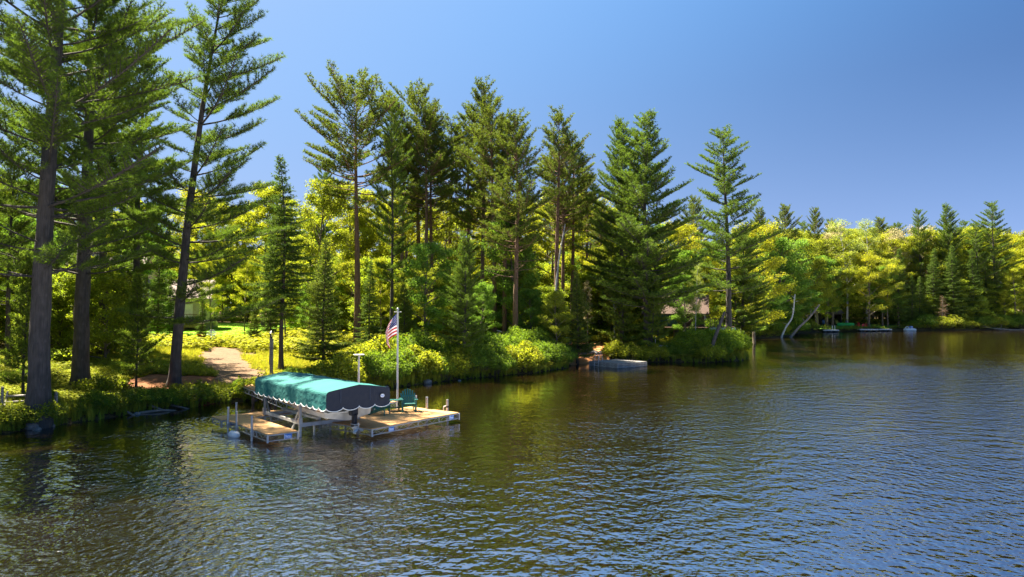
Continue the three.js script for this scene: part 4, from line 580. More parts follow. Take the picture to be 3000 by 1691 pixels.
{ // gangway from the shore
  const t = thing('gangway', 'sloping wooden gangway from the gravel path to the dock', 'gangway', DOCK, DOCK_TURN);
  const sl = Math.atan2(0.42, 7.4), L = Math.hypot(7.4, 0.42), n = 9;
  for (let k = 0; k < n; k++) { const q = (k + 0.5) / n, g = rbx(1.2, 0.035, L / n - 0.01, 0.006, 0, 0, 0, 0, sl); g.translate(3.1, 0.45 + 0.42 * q, -5.78 - 7.4 * q); part('deck_panel', g, mats.deck, t); }
  for (const x of [2.52, 3.68]) { const gs = truss(L, -0.3, -0.04, true).map((g) => { g.rotateY(Math.PI / 2); g.rotateX(sl); g.translate(x, 0.43, -5.78); return g; }); part('side_rail', gs, mats.dullMetal, t); }
  for (const [x, z, y] of [[2.6, -11.6, 0.7], [3.6, -11.6, 0.7], [2.6, -8.6, 0.5], [3.6, -8.6, 0.5]]) part('support_post', bx(0.12, 1.6, 0.12, x, y - 0.86, z), mats.brownWood, t);
}
{ // tall metal posts at the platform edge: one bare, one with a strap and a hose
  const frame = (x, z) => { const c = Math.cos(0.9273), s = Math.sin(0.9273); return [-5.5 + x * c + z * s, 0, -26.96 - x * s + z * c]; };
  const a = thing('mooring_post', 'bare metal mooring post at the back edge of the dock platform', 'post', frame(5.1, -1.95)); part('pipe', cyl(0.055, 0.055, 2.4, 0, -0.25, 0, 14), mats.metal, a); part('cap', cyl(0.062, 0.056, 0.03, 0, 0.965, 0, 14), mats.metal, a);
  const b = thing('mooring_post', 'metal mooring post with a black strap at the corner of the platform', 'post', frame(5.2, -0.75)); part('pipe', cyl(0.055, 0.055, 2.4, 0, -0.25, 0, 14), mats.metal, b); part('strap', cyl(0.064, 0.064, 0.08, 0, 0.62, 0, 14), mats.rubber, b); part('hose', tubeOf([[-0.05, 0.66, 0.03], [-0.15, 0.62, 0.05], [-0.17, 0.5, 0.05], [-0.13, 0.43, 0.06]], 0.025), mats.whitePaint, b);
}
{ // white buoy at the finger's side, a small light pole behind the canopy
  const p = onDock(-1.5, -2.65, 0.09), t = thing('fender_buoy', 'white oblong fender floating beside the dock finger', 'buoy', p, DOCK_TURN + 0.15);
  const g = new THREE.LatheGeometry([[0, -0.36], [0.05, -0.35], [0.09, -0.31], [0.145, -0.2], [0.15, 0], [0.145, 0.2], [0.09, 0.31], [0.05, 0.35], [0, 0.36]].map((q) => new THREE.Vector2(...q)), 18); g.rotateX(Math.PI / 2); part('float', g, mats.whitePaint, t);
  part('rope', tubeOf([[0, 0.03, -0.33], [0.1, 0.15, -0.38], [0.2, 0.3, -0.34]], 0.012), mats.greyWood, t);
  const q = onDock(5.85, -5.95), l = thing('light_pole', 'white pole with a thin flat panel on top, behind the boat canopy', 'pole', q); part('pole', cyl(0.05, 0.045, 4.2, 0, 0.65, 0, 12), mats.whitePaint, l); part('panel', rbx(0.52, 0.03, 0.3, 0.01, 0, 2.78, 0, 0.4, 0.06), mats.whitePaint, l); part('bracket', rbx(0.1, 0.05, 0.1, 0.01, 0, 2.74, 0), mats.metal, l);
}
// ---------------------------------------------------------------- boat lift with its canopy
const canvasGreen = M({ color: [0.001, 0.125, 0.115], roughness: 0.85, bumpMap: clothBump, bumpScale: 0.02 });
const canvasNavy = M({ color: [0.006, 0.012, 0.03], roughness: 0.7, bumpMap: clothBump, bumpScale: 0.02 });
const trimWhite = M({ color: [0.8, 0.8, 0.78], roughness: 0.6 });
{
  const t = thing('boat_lift', 'metal boat lift under a long green canvas canopy', 'boat lift', DOCK, DOCK_TURN);
  const X0 = 0.42, X1 = 3.16, Z0 = -5.55, Z1 = 1.5, EAVE = 2.02, RIDGE = 2.2, HEM = 1.27, XM = (X0 + X1) / 2, W = X1 - X0;
  for (const [x, z] of [[0.5, -0.95], [3.08, -0.95], [0.5, -4.6], [3.08, -4.6]]) { const p = part('post', rbx(0.1, 3.0, 0.1, 0.01, x, 0.35, z), mats.metal, t); part('winch_plate', rbx(0.16, 0.24, 0.13, 0.01, x, 0.62, z), mats.metal, p); }
  for (const z of [-0.95, -4.6]) part('cross_beam', rbx(W - 0.18, 0.16, 0.09, 0.01, XM, 0.46, z), mats.metal, t);
  for (const x of [0.5, 3.08]) { part('side_beam', rbx(0.09, 0.14, 3.5, 0.01, x, 0.56, -2.78), mats.dullMetal, t); part('brace', bar([x, 1.25, -4.52], [x, 0.15, -3.75], 0.06), mats.metal, t); part('brace', bar([x, 1.05, -1.05], [x, 0.15, -1.75], 0.06), mats.dullMetal, t); }
  for (const x of [1.25, 2.35]) part('bunk', rbx(0.14, 0.1, 3.6, 0.02, x, 0.66, -2.7), mats.dullMetal, t);
  for (const [x, z] of [[1.1, -0.95], [2.5, -0.95]]) part('leg_stub', rbx(0.07, 0.8, 0.07, 0.01, x, 0.12, z), mats.dullMetal, t);
  for (const x of [0.5, 3.08]) part('canopy_support', rbx(0.05, 0.05, 6.7, 0.01, x, 1.76, -2.0), mats.metal, t);
  // the canvas: a rounded shallow gable swept along the slip, then skirts that end in scallops
  const prof = []; const R = 0.15;
  for (let k = 0; k <= 6; k++) { const a = Math.PI - (k / 6) * (Math.PI / 2 - 0.2); prof.push([X0 + R + R * Math.cos(a), EAVE - R + R * Math.sin(a)]); }
  prof.push([XM - 0.45, RIDGE - 0.06], [XM, RIDGE]); const half = prof.length; for (let k = half - 2; k >= 0; k--) prof.push([X0 + X1 - prof[k][0], prof[k][1]]);
  const scallop = (s, n) => { const f = (s * n) % 1; return 0.13 * (1 - Math.sin(Math.PI * f) ** 0.55); };                 // height above the hem: lobes with upward cusps
  const roofAt = (u, v) => { const i = u * (prof.length - 1), a = Math.min(prof.length - 2, Math.floor(i)), f = i - a, z = Z0 + (Z1 - Z0) * v; const x = prof[a][0] + (prof[a + 1][0] - prof[a][0]) * f, y = prof[a][1] + (prof[a + 1][1] - prof[a][1]) * f; const sag = 0.035 * Math.sin(v * Math.PI * 5) ** 2 + 0.03 * (fbm(x * 1.6, z * 1.3 + 7, 3) - 0.5); return [x, y - sag * Math.min(1, Math.abs(y - EAVE + R) * 4), z]; };
  const can = part('canopy', new THREE.BufferGeometry(), canvasGreen, t);
  const wr = (x, y, z) => 0.05 * (fbm(z * 2.1 + 3, y * 2.5, 3) - 0.5) + 0.025 * Math.sin(z * 9 + y * 7) * Math.exp(-Math.min(z - Z0, Z1 - z) * 1.6);
  const NS = 13;
  const skirt = (x, sgn) => sheet(260, 10, (u, v) => { const z = Z0 + (Z1 - Z0) * u, hem = HEM + scallop(u, NS), y = EAVE - R + (hem - (EAVE - R)) * v; return [x + sgn * (wr(x, y, z) * v * 1.6 + 0.02 * v), y, z]; }, (u, v) => [7 * u, v]);
  const roof = sheet(prof.length * 2 - 2, 90, (u, v) => roofAt(u, v), (u, v) => [3 * u, 7 * v]);
  const strip = (q) => { const c = q.toNonIndexed(); return c; };
  can.geometry = mergeGeometries([strip(roof), strip(skirt(X0, -1)), strip(skirt(X1, 1))]);
  const endSheet = (z, sgn) => sheet(180, 12, (u, v) => { const x = X0 + W * u, i = u; let topY; { let y = RIDGE; for (let k = 0; k + 1 < prof.length; k++) if (x >= prof[k][0] && x <= prof[k + 1][0]) { const f = (x - prof[k][0]) / Math.max(1e-6, prof[k + 1][0] - prof[k][0]); y = prof[k][1] + f * (prof[k + 1][1] - prof[k][1]); } topY = y; } const hem = HEM - 0.02 + scallop(i, 4), y = topY + (hem - topY) * v; return [x, y, z + sgn * (0.035 * (fbm(x * 2.3, y * 3 + 4, 3) - 0.5) * Math.sin(Math.PI * Math.min(1, v * 1.2 + 0.05)) + 0.004)]; }, (u, v) => [2.7 * u, v]);
  part('end_panel', endSheet(Z1, 1), canvasNavy, can).userData.label = 'dark navy end panel with a small white emblem'; part('end_panel', endSheet(Z0, -1), canvasGreen, can);
  const edge = (f, n) => { const pts = []; for (let k = 0; k <= n; k++) pts.push(V(...f(k / n))); return new THREE.TubeGeometry(new THREE.CatmullRomCurve3(pts, false, 'catmullrom', 0.1), n, 0.016, 5).toNonIndexed(); };
  part('white_trim', [edge((u) => [X0 - 0.022 - wr(X0, HEM, Z0 + (Z1 - Z0) * u) * 1.6, HEM + scallop(u, NS), Z0 + (Z1 - Z0) * u], 300), edge((u) => [X1 + 0.022 + wr(X1, HEM, Z0 + (Z1 - Z0) * u) * 1.6, HEM + scallop(u, NS), Z0 + (Z1 - Z0) * u], 300), edge((u) => [X0 + W * u, HEM - 0.02 + scallop(u, 4), Z1 + 0.01], 160)], trimWhite, can);
  for (const x of [1.0, 2.25]) part('seam', rbx(0.018, 0.5, 0.008, 0.003, x, 1.8, Z1 + 0.03), M({ color: [0.03, 0.05, 0.1], roughness: 0.6 }), can);
  { const c = document.createElement('canvas'); c.width = c.height = 128; const g = c.getContext('2d'); g.fillStyle = '#0a0f1c'; g.fillRect(0, 0, 128, 128); g.fillStyle = '#dfe7f5'; g.beginPath(); for (let k = 0; k < 22; k++) { const a = (k / 22) * 6.283, q = k % 2 ? 34 : 54; g.lineTo(64 + q * Math.cos(a), 60 + q * 0.8 * Math.sin(a)); } g.fill(); g.strokeStyle = '#3c66b4'; g.lineWidth = 9; g.beginPath(); g.moveTo(34, 66); g.quadraticCurveTo(48, 40, 58, 62); g.quadraticCurveTo(70, 84, 94, 48); g.stroke(); g.strokeStyle = '#c98a7a'; g.lineWidth = 6; g.beginPath(); g.moveTo(44, 88); g.lineTo(70, 92); g.stroke();
    const tx = new THREE.CanvasTexture(c); tx.colorSpace = THREE.SRGBColorSpace; const q = new THREE.CylinderGeometry(0.13, 0.13, 0.008, 24); q.rotateX(Math.PI / 2); q.translate(2.8, 1.68, Z1 + 0.034); const p = q.attributes.position, uv = q.attributes.uv; for (let k = 0; k < p.count; k++) uv.setXY(k, (p.getX(k) - 2.8) / 0.26 + 0.5, (p.getY(k) - 1.68) / 0.26 + 0.5); part('emblem', q, M({ roughness: 0.6, map: tx }), can); }
}
{ // the boat in the lift
  const t = thing('motor_boat', 'cream motor boat with a black outboard hanging in the lift', 'boat', DOCK, DOCK_TURN), ZB = -5.3, ZS = 0.6, XM = 1.79;
  const cream = new THREE.MeshPhysicalMaterial({ roughness: 0.3, clearcoat: 0.5, map: blotch }); cream.color.setRGB(0.74, 0.69, 0.6);
  const sect = (u, v) => { // u along the keel from bow to stern, v round the hull from gunwale over the keel
    const z = ZB + (ZS - ZB) * u, beam = 1.08 * Math.min(1, (u + 0.02) ** 0.5 * 1.25), keel = 0.7 + 0.7 * (1 - u) ** 3.2, gun = 1.46 + 0.18 * (1 - u) ** 2, s = 2 * v - 1, a = Math.abs(s), chine = keel + (gun - keel) * 0.24;
    let x, y; if (a < 0.45) { const f = a / 0.45; x = f * beam * 0.9; y = keel + f * (chine - keel); } else { const f = (a - 0.45) / 0.55; x = beam * (0.9 + 0.1 * f ** 0.7); y = chine + f * (gun - chine); }
    return [XM + Math.sign(s) * x, y, z];
  };
  const hull = part('hull', sheet(40, 40, (u, v) => sect(u, v), (u, v) => [u * 3, v]), cream, t);
  const tr = []; for (let k = 0; k <= 40; k++) tr.push(new THREE.Vector2(sect(1, k / 40)[0], sect(1, k / 40)[1])); const tg = new THREE.ExtrudeGeometry(new THREE.Shape(tr), { depth: 0.05, bevelEnabled: false }); tg.translate(0, 0, ZS - 0.02); part('transom', tg, cream, hull);
  for (const v of [0.17, 0.83]) { const pts = []; for (let k = 3; k <= 40; k++) { const p = sect(k / 40, v); pts.push([p[0] + (v < 0.5 ? -0.008 : 0.008), p[1], p[2]]); } part('pinstripe', tubeOf(pts, 0.012, 60, 5), mats.black, hull); }
  part('rub_rail', [0, 1].map((v) => tubeOf(Array.from({ length: 30 }, (_, k) => sect((k + 1) / 30, v)), 0.03, 50, 6)), mats.rubber, hull);
  part('swim_platform', rbx(0.85, 0.05, 0.4, 0.02, XM - 0.62, 1.12, ZS + 0.2), mats.whitePaint, t);
  const m = part('outboard_motor', [rbx(0.42, 0.5, 0.55, 0.12, XM + 0.1, 1.5, ZS + 0.32, 0, 0.1), rbx(0.3, 0.42, 0.34, 0.08, XM + 0.1, 1.12, ZS + 0.27), rbx(0.16, 0.6, 0.26, 0.06, XM + 0.1, 0.72, ZS + 0.34, 0, 0.12)], mats.black, t);
  part('motor_bracket', rbx(0.22, 0.3, 0.14, 0.02, XM + 0.1, 1.18, ZS + 0.08), mats.metal, m);
  const bullet = new THREE.LatheGeometry([[0, -0.28], [0.05, -0.24], [0.085, -0.1], [0.085, 0.12], [0.05, 0.24], [0, 0.27]].map((q) => new THREE.Vector2(...q)), 14); bullet.rotateX(Math.PI / 2); bullet.translate(XM + 0.1, 0.46, ZS + 0.4); part('gear_case', [bullet.toNonIndexed(), rbx(0.03, 0.26, 0.2, 0.01, XM + 0.1, 0.34, ZS + 0.36), rbx(0.26, 0.02, 0.36, 0.008, XM + 0.1, 0.6, ZS + 0.42)], mats.whitePaint, m);
  const bl = []; for (let k = 0; k < 3; k++) { const g = new THREE.SphereGeometry(0.11, 12, 8).toNonIndexed(); g.scale(0.55, 1, 0.14); g.rotateY(0.6); g.translate(0, 0.13, 0); g.rotateZ((k * 2 * Math.PI) / 3); g.translate(XM + 0.1, 0.46, ZS + 0.68); bl.push(g); } part('propeller', bl, mats.metal, m);
}
// ---------------------------------------------------------------- flagpole and flag
{
  const FX = -5.45, FZ = -32.6, t = thing('flagpole', 'white flagpole with a ball top at the back of the dock platform', 'flagpole', [FX, 0, FZ]), TOP = 5.05;
  part('pole', cyl(0.05, 0.035, TOP + 0.6, 0, TOP / 2 - 0.3, 0, 14), mats.whitePaint, t); part('ball', new THREE.SphereGeometry(0.06, 16, 12).translate(0, TOP + 0.06, 0), mats.metal, t); part('truck', cyl(0.06, 0.06, 0.03, 0, TOP - 0.03, 0, 12), mats.metal, t); part('crossbar', rod([-0.17, TOP - 0.08, 0.02], [0.17, TOP - 0.08, 0.02], 0.014), mats.whitePaint, t);
  const c = document.createElement('canvas'); c.width = 570; c.height = 300; const g = c.getContext('2d'); for (let k = 0; k < 13; k++) { g.fillStyle = k % 2 ? '#f2eff0' : '#b8041f'; g.fillRect(0, (k * 300) / 13, 570, 300 / 13 + 1); } g.fillStyle = '#141f66'; g.fillRect(0, 0, 228, (300 * 7) / 13); g.fillStyle = '#f4f4f6';
  const star = (x, y, q) => { g.beginPath(); for (let k = 0; k < 10; k++) { const a = -Math.PI / 2 + (k * Math.PI) / 5, e = k % 2 ? q * 0.4 : q; g.lineTo(x + e * Math.cos(a), y + e * Math.sin(a)); } g.fill(); };
  for (let row = 0; row < 9; row++) for (let k = 0; k < (row % 2 ? 5 : 6); k++) star(19 + 38 * k + (row % 2 ? 19 : 0), 16.15 * (row + 1), 8);
  const tx = new THREE.CanvasTexture(c); tx.colorSpace = THREE.SRGBColorSpace; const fm = new THREE.MeshPhysicalMaterial({ map: tx, roughness: 0.85, side: THREE.DoubleSide, transmission: 0.3, thickness: 0 });
  // hangs limp: each thread leaves the hoist, swings out a little and falls in two pleats
  const HOIST = 1.02, TOPF = TOP - 0.16;
  const flag = sheet(60, 30, (u, v) => {
    const s = 1 - v, drop = 0.86 * u ** 1.25 * (0.95 - 0.12 * s), w = 0.52 * Math.sin(Math.min(1, u * 1.15) * Math.PI * 0.56) * (0.35 + 0.65 * Math.min(1, 0.3 + s + u * 0.4));
    const fold = 0.07 * Math.sin(u * 9.5 + s * 1.5) * Math.min(1, u * 3), back = u > 0.62 ? (u - 0.62) * 0.55 * s : 0;
    return [-0.045 - w + back + 0.03 * Math.sin(u * 7 + s * 3) * u, TOPF - HOIST * s - drop, 0.02 + fold + 0.1 * u * Math.sin(s * 4)];
  }, (u, v) => [u, v]);
  const fl = part('flag', flag, fm); fl.position.set(FX, 0, FZ); tag(fl, 'limp American flag hanging from the white flagpole', 'flag');
}
// ---------------------------------------------------------------- garden chairs and table
function gardenChair(label, pos, turn, mat, scale = 1, group) {           // faces +z; origin on the deck under the seat
  const t = thing('garden_chair', label, 'chair', pos, turn, group); t.scale.setScalar(scale);
  for (const s of [-1, 1]) {
    part('front_leg', rbx(0.09, 0.55, 0.03, 0.006, s * 0.3, 0.275, 0.32), mat, t);
    part('rear_leg', bar([s * 0.26, 0.37, 0.36], [s * 0.26, 0.03, -0.5], 0.028, 0.12), mat, t);
    part('armrest', rbx(0.14, 0.025, 0.74, 0.01, s * 0.33, 0.565, 0.02), mat, t);
    part('arm_post', bar([s * 0.3, 0.55, -0.26], [s * 0.28, 0.16, -0.2], 0.03, 0.06), mat, t);
  }
  for (let k = 0; k < 6; k++) { const q = k / 5; part('seat_slat', rbx(0.56, 0.022, 0.08, 0.006, 0, 0.395 - 0.16 * q, 0.35 - 0.46 * q, 0, 0.34), mat, t); }
  for (let k = -3; k <= 3; k++) { const g = rbx(0.066, 0.8 - 0.022 * k * k, 0.02, 0.008); g.translate(0, (0.8 - 0.022 * k * k) / 2, 0); g.rotateZ(-k * 0.06); g.rotateX(-0.42); g.translate(k * 0.07, 0.24, -0.12); part('back_slat', g, mat, t); }
  for (const [y, z] of [[0.36, -0.2], [0.66, -0.33]]) part('back_brace', rbx(0.56, 0.06, 0.022, 0.006, 0, y, z, 0, -0.42), mat, t);
  return t;
}
gardenChair('green slatted garden chair facing the lake, with a white cup on its arm', [-4.75, DECK, -31.45], 0.25, mats.chair);
gardenChair('green slatted garden chair seen from its side, half under the canopy', [-5.85, DECK, -30.5], 1.35, mats.chair, 0.98);
{
  const t = thing('side_table', 'dark green slatted side table between the garden chairs', 'table', [-5.42, DECK, -31.5], 0.35);
  for (let k = 0; k < 5; k++) part('top_slat', rbx(0.6, 0.022, 0.095, 0.006, 0, 0.51, -0.2 + 0.1 * k), mats.chair, t);
  for (const [x, z] of [[-0.24, -0.18], [0.24, -0.18], [-0.24, 0.18], [0.24, 0.18]]) part('leg', rbx(0.05, 0.5, 0.05, 0.006, x, 0.25, z), mats.darkGreen, t);
  part('shelf', rbx(0.5, 0.02, 0.36, 0.006, 0, 0.16, 0), mats.darkGreen, t);
  const c = thing('cup', 'white cup standing on the arm of the garden chair facing the lake', 'cup', [-4.4, DECK + 0.578, -31.42]); const cg = new THREE.LatheGeometry([[0, 0], [0.035, 0], [0.045, 0.13], [0.04, 0.13], [0.032, 0.01], [0, 0.01]].map((q) => new THREE.Vector2(...q)), 16); part('body', cg, mats.whitePaint, c); part('lid', cyl(0.047, 0.044, 0.02, 0, 0.14, 0, 16), mats.whitePaint, c);
  const p = thing('planter', 'round stone-look planter on the dock near the boat lift', 'planter', [-6.5, DECK, -31.0]); const pg = new THREE.LatheGeometry([[0, 0], [0.2, 0], [0.24, 0.12], [0.27, 0.36], [0.29, 0.38], [0.28, 0.42], [0.24, 0.42], [0.22, 0.34], [0, 0.33]].map((q) => new THREE.Vector2(...q)), 20); part('pot', pg, mats.stone, p); part('soil', cyl(0.225, 0.225, 0.02, 0, 0.345, 0, 18), mats.brownWood, p);
}
{ // lamp post by the path
  const x = -14.9, z = -42.4, y = landHeight(x, z), t = thing('lamp_post', 'grey wooden lamp post with a small black lantern by the path', 'lamp post', [x, y, z]);
  part('post', rbx(0.17, 2.6, 0.17, 0.02, 0, 1.1, 0), mats.greyWood, t); part('collar', rbx(0.22, 0.05, 0.22, 0.012, 0, 2.42, 0), mats.greyWood, t);
  const l = part('lantern', [cyl(0.05, 0.05, 0.08, 0, 2.48, 0), cyl(0.1, 0.13, 0.03, 0, 2.535, 0, 8), cyl(0.2, 0.03, 0.14, 0, 2.86, 0, 8), cyl(0.02, 0.01, 0.08, 0, 2.96, 0, 8), ...[0, 1, 2, 3].map((k) => rod([0.1 * Math.cos(k * 1.571 + 0.78), 2.54, 0.1 * Math.sin(k * 1.571 + 0.78)], [0.14 * Math.cos(k * 1.571 + 0.78), 2.8, 0.14 * Math.sin(k * 1.571 + 0.78)], 0.012))], mats.black, t);
  const gm = new THREE.MeshPhysicalMaterial({ transmission: 1, thickness: 0, roughness: 0.15 }); gm.color.setRGB(0.95, 0.93, 0.85); part('glass', new THREE.CylinderGeometry(0.125, 0.09, 0.25, 8, 1, true).translate(0, 2.67, 0), gm, l); part('bulb', new THREE.SphereGeometry(0.04, 12, 8).translate(0, 2.62, 0), mats.whitePaint, l);
}
// ---------------------------------------------------------------- houses
const siding = M({ color: [0.5, 0.45, 0.36], roughness: 0.85, map: blotch }), shingle = M({ color: [0.42, 0.33, 0.3], roughness: 0.95, map: grainy }), glassDark = new THREE.MeshPhysicalMaterial({ roughness: 0.05, metalness: 0 }); glassDark.color.setRGB(0.02, 0.025, 0.03);
function clapboard(w, h, d, mat, parent, name = 'wall') {                 // four walls of lapped boards round the origin, base at y = 0
  const g = [bx(w, h, d, 0, h / 2, 0)], n = Math.floor(h / 0.2); for (let k = 0; k < n; k++) for (const [ww, dd, x, z] of [[w + 0.03, 0.02, 0, d / 2 + 0.01], [0.02, d, w / 2 + 0.01, 0], [0.02, d, -w / 2 - 0.01, 0]]) g.push(bx(ww, 0.025, dd, x, (k + 0.5) * (h / n), z)); return part(name, g, mat, parent);
}
function gable(w, d, rise, over, mat, parent, y, along = 'x') {           // roof of two slabs over a w by d plan with the ridge along x
  const s = Math.hypot(d / 2 + over, rise * (1 + over / (d / 2))), a = Math.atan2(rise, d / 2), r = part('roof', [1, -1].map((k) => { const g = bx(w + 2 * over, 0.12, s, 0, 0, 0); g.translate(0, 0, (k * s) / 2); g.rotateX(k * a); g.translate(0, y + rise, 0); return g; }), mat, parent);
  const tri = new THREE.Shape([new THREE.Vector2(-d / 2, 0), new THREE.Vector2(d / 2, 0), new THREE.Vector2(0, rise)]); return r;
}
function gableEnd(d, rise, x, y, mat, parent) { const g = new THREE.ExtrudeGeometry(new THREE.Shape([new THREE.Vector2(-d / 2, 0), new THREE.Vector2(d / 2, 0), new THREE.Vector2(0, rise - 0.05)]), { depth: 0.08, bevelEnabled: false }); g.rotateY(Math.PI / 2); g.translate(x - 0.04, y, 0); return part('gable', metric(g), mat, parent); }
function houseWindow(parent, w, h, x, y, z, ry = 0) {
  const bar4 = [bx(w + 0.2, 0.1, 0.07, 0, h / 2 + 0.05), bx(w + 0.24, 0.1, 0.1, 0, -h / 2 - 0.05), bx(0.1, h, 0.07, -w / 2 - 0.05), bx(0.1, h, 0.07, w / 2 + 0.05), bx(0.05, h, 0.05, 0)].map((g) => { g.rotateY(ry); g.translate(x, y, z); return g; });
  const f = part('window', bar4, mats.whitePaint, parent), g = bx(w, h, 0.03); g.rotateY(ry); g.translate(x, y, z); part('pane', g, glassDark, f);
}
{
  const hx = -40.5, hz = -75.5, y = landHeight(hx, hz) + 0.15, t = thing('lake_house', 'beige clapboard house with brown shingle roofs behind the big pines', 'house', [hx, y, hz], 0.25);
  part('foundation', bx(13.6, 1.4, 8.4, 0, -0.3, 0), mats.stone, t);
  const w1 = clapboard(6.6, 5.4, 7.6, siding, t); w1.position.set(-3.2, 0.4, 0);
  const w2 = clapboard(6.8, 2.9, 6.4, siding, t); w2.position.set(3.5, 0.4, 0.3);
  const r1 = gable(6.6, 7.6, 3.0, 0.45, shingle, t, 5.8); r1.position.x = -3.2; for (const x of [-6.4, 0.0]) gableEnd(7.6, 3.0, x, 5.8, siding, t);
  const r2 = gable(6.8, 6.4, 1.9, 0.45, shingle, t, 3.3); r2.position.set(3.5, 0, 0.3); const ge = gableEnd(6.4, 1.9, 6.8, 3.3, siding, t); ge.position.z = 0.3;
  for (const [x, yy, w, h] of [[-4.9, 4.3, 1.1, 1.3], [-1.7, 4.3, 1.1, 1.3], [-5.0, 1.9, 1.3, 1.4], [-1.7, 1.9, 1.3, 1.4]]) houseWindow(t, w, h, x, yy, 3.84);
  for (const [x, yy, w, h] of [[1.6, 1.9, 0.9, 1.5], [3.0, 1.9, 0.9, 1.5]]) houseWindow(t, w, h, x, yy, 3.55);
  const d = part('door', rbx(0.95, 2.05, 0.06, 0.01, 5.0, 1.45, 3.55), mats.whitePaint, t); part('door_handle', new THREE.SphereGeometry(0.04, 10, 8).translate(5.35, 1.4, 3.6), mats.metal, d);
  part('deck', [bx(7.2, 0.1, 2.4, 3.4, 0.42, 4.75), bx(7.2, 0.34, 0.06, 3.4, 0.2, 5.96)], mats.brownWood, t);
  for (let k = 0; k < 5; k++) part('deck_post', bx(0.1, 1.0, 0.1, 0.0 + k * 1.7, -0.15, 5.85), mats.brownWood, t);
  part('railing', [bx(7.2, 0.06, 0.08, 3.4, 1.4, 5.9), ...Array.from({ length: 24 }, (_, k) => bx(0.035, 0.9, 0.035, -0.1 + k * 0.304, 0.92, 5.9))], mats.brownWood, t);
  part('chimney', rbx(0.7, 2.4, 0.7, 0.03, -0.5, 8.9, -1.2), mats.stone, t);
}
{ // lawn chair and red flowers, on the mown grass
  const x = -26.6, z = -60.4; gardenChair('white slatted garden chair alone on the mown lawn', [x, landHeight(x, z) + 0.06, z], 0.2, mats.whitePaint, 1.05);
  const q = thing('flower_pot', 'pot of red flowers beside the white lawn chair', 'flower pot', [x - 0.7, landHeight(x - 0.7, z + 0.4) + 0.04, z + 0.4]); part('pot', cyl(0.16, 0.22, 0.36, 0, 0.18, 0, 16), mats.stone, q);
  const f = new Soup(), r = mulberry(5); for (let k = 0; k < 260; k++) { const p = unit(r).multiplyScalar(0.32 * Math.cbrt(r())); p.y = 0.55 + p.y * 0.7; const d = unit(r), s = d.clone().cross(unit(r)).normalize().multiplyScalar(0.035); f.tri(p.clone().sub(s), p.clone().add(s), p.clone().addScaledVector(d, 0.09), k % 3 ? [0.62, 0.03, 0.04] : [0.1, 0.2, 0.02]); } part('flowers', f.leaves(), broadMat, q).userData.kind = 'stuff';
}
// ---------------------------------------------------------------- log cabin on the point
{
  const t = thing('log_cabin', 'brown log cabin with teal doors and a deck on the wooded point', 'cabin', [18.6, 0, -77.5], -0.28), logs = M({ color: [0.13, 0.085, 0.055], roughness: 0.9, map: woodTone }), teal = M({ color: [0.01, 0.09, 0.085], roughness: 0.6, map: blotch }), F = 3.05;
  for (let k = 0; k < 7; k++) { const yy = F + 0.12 + k * 0.24; part('log', rod([-3.1, yy, 2.2], [3.1, yy, 2.2], 0.13, 10), logs, t); part('log', rod([3.0, yy - 0.02, -2.4], [3.0, yy - 0.02, 2.4], 0.13, 10), logs, t); part('log', rod([-3.0, yy - 0.02, -2.4], [-3.0, yy - 0.02, 2.4], 0.13, 10), logs, t); }
  part('back_wall', bx(6.0, 1.8, 0.15, 0, F + 0.9, -2.2), logs, t);
  for (const x of [-1.95, -0.45]) { const d = part('door', rbx(1.4, 1.45, 0.06, 0.01, x, F + 0.76, 2.38), teal, t); part('door_panel', [rbx(0.55, 0.55, 0.03, 0.01, x - 0.32, F + 1.1, 2.42), rbx(0.55, 0.55, 0.03, 0.01, x + 0.32, F + 1.1, 2.42)], teal, d); }
  const rf = gable(6.2, 4.8, 1.75, 0.5, M({ color: [0.15, 0.095, 0.075], roughness: 0.95, map: grainy }), t, F + 1.75); gableEnd(4.6, 1.7, 3.02, F + 1.75, M({ color: [0.5, 0.54, 0.55], roughness: 0.8, map: woodTone }), t); gableEnd(4.6, 1.7, -3.02, F + 1.75, logs, t);
  houseWindow(t, 0.5, 0.6, 3.16, F + 1.2, 0.9, Math.PI / 2); houseWindow(t, 0.5, 0.6, 3.16, F + 1.2, -0.4, Math.PI / 2);
  for (let k = 0; k < 9; k++) part('deck_plank', bx(7.0, 0.06, 0.19, 0, F - 0.05, 2.45 + k * 0.2), mats.brownWood, t);
  part('floor', bx(6.4, 0.16, 4.9, 0, F - 0.1, 0), mats.brownWood, t);
  for (const [x, z] of [[-3, 4], [0, 4], [3, 4], [-3, -2], [3, -2], [0, 1], [3, 1]]) part('stilt', cyl(0.13, 0.11, 3.6, x, F - 1.9, z, 10), logs, t);
  const p = part('porch', [bx(2.6, 0.1, 3.2, 5.0, F - 0.05, 0.6), bx(0.1, 1.9, 0.1, 6.2, F - 1.0, 2.1), bx(0.1, 1.9, 0.1, 6.2, F - 1.0, -0.9), bx(0.1, 1.9, 0.1, 4.0, F - 1.0, 2.1)], mats.brownWood, t);
  part('fascia', bx(2.7, 0.3, 0.05, 5.0, F - 0.22, 2.26), M({ color: [0.6, 0.68, 0.75], roughness: 0.6 }), p); part('railing', [bx(2.6, 0.06, 0.08, 5.0, F + 0.9, 2.15), ...Array.from({ length: 12 }, (_, k) => bx(0.04, 0.88, 0.04, 3.75 + k * 0.226, F + 0.44, 2.15)), bx(0.08, 0.06, 3.0, 6.26, F + 0.9, 0.6)], mats.brownWood, p);
}
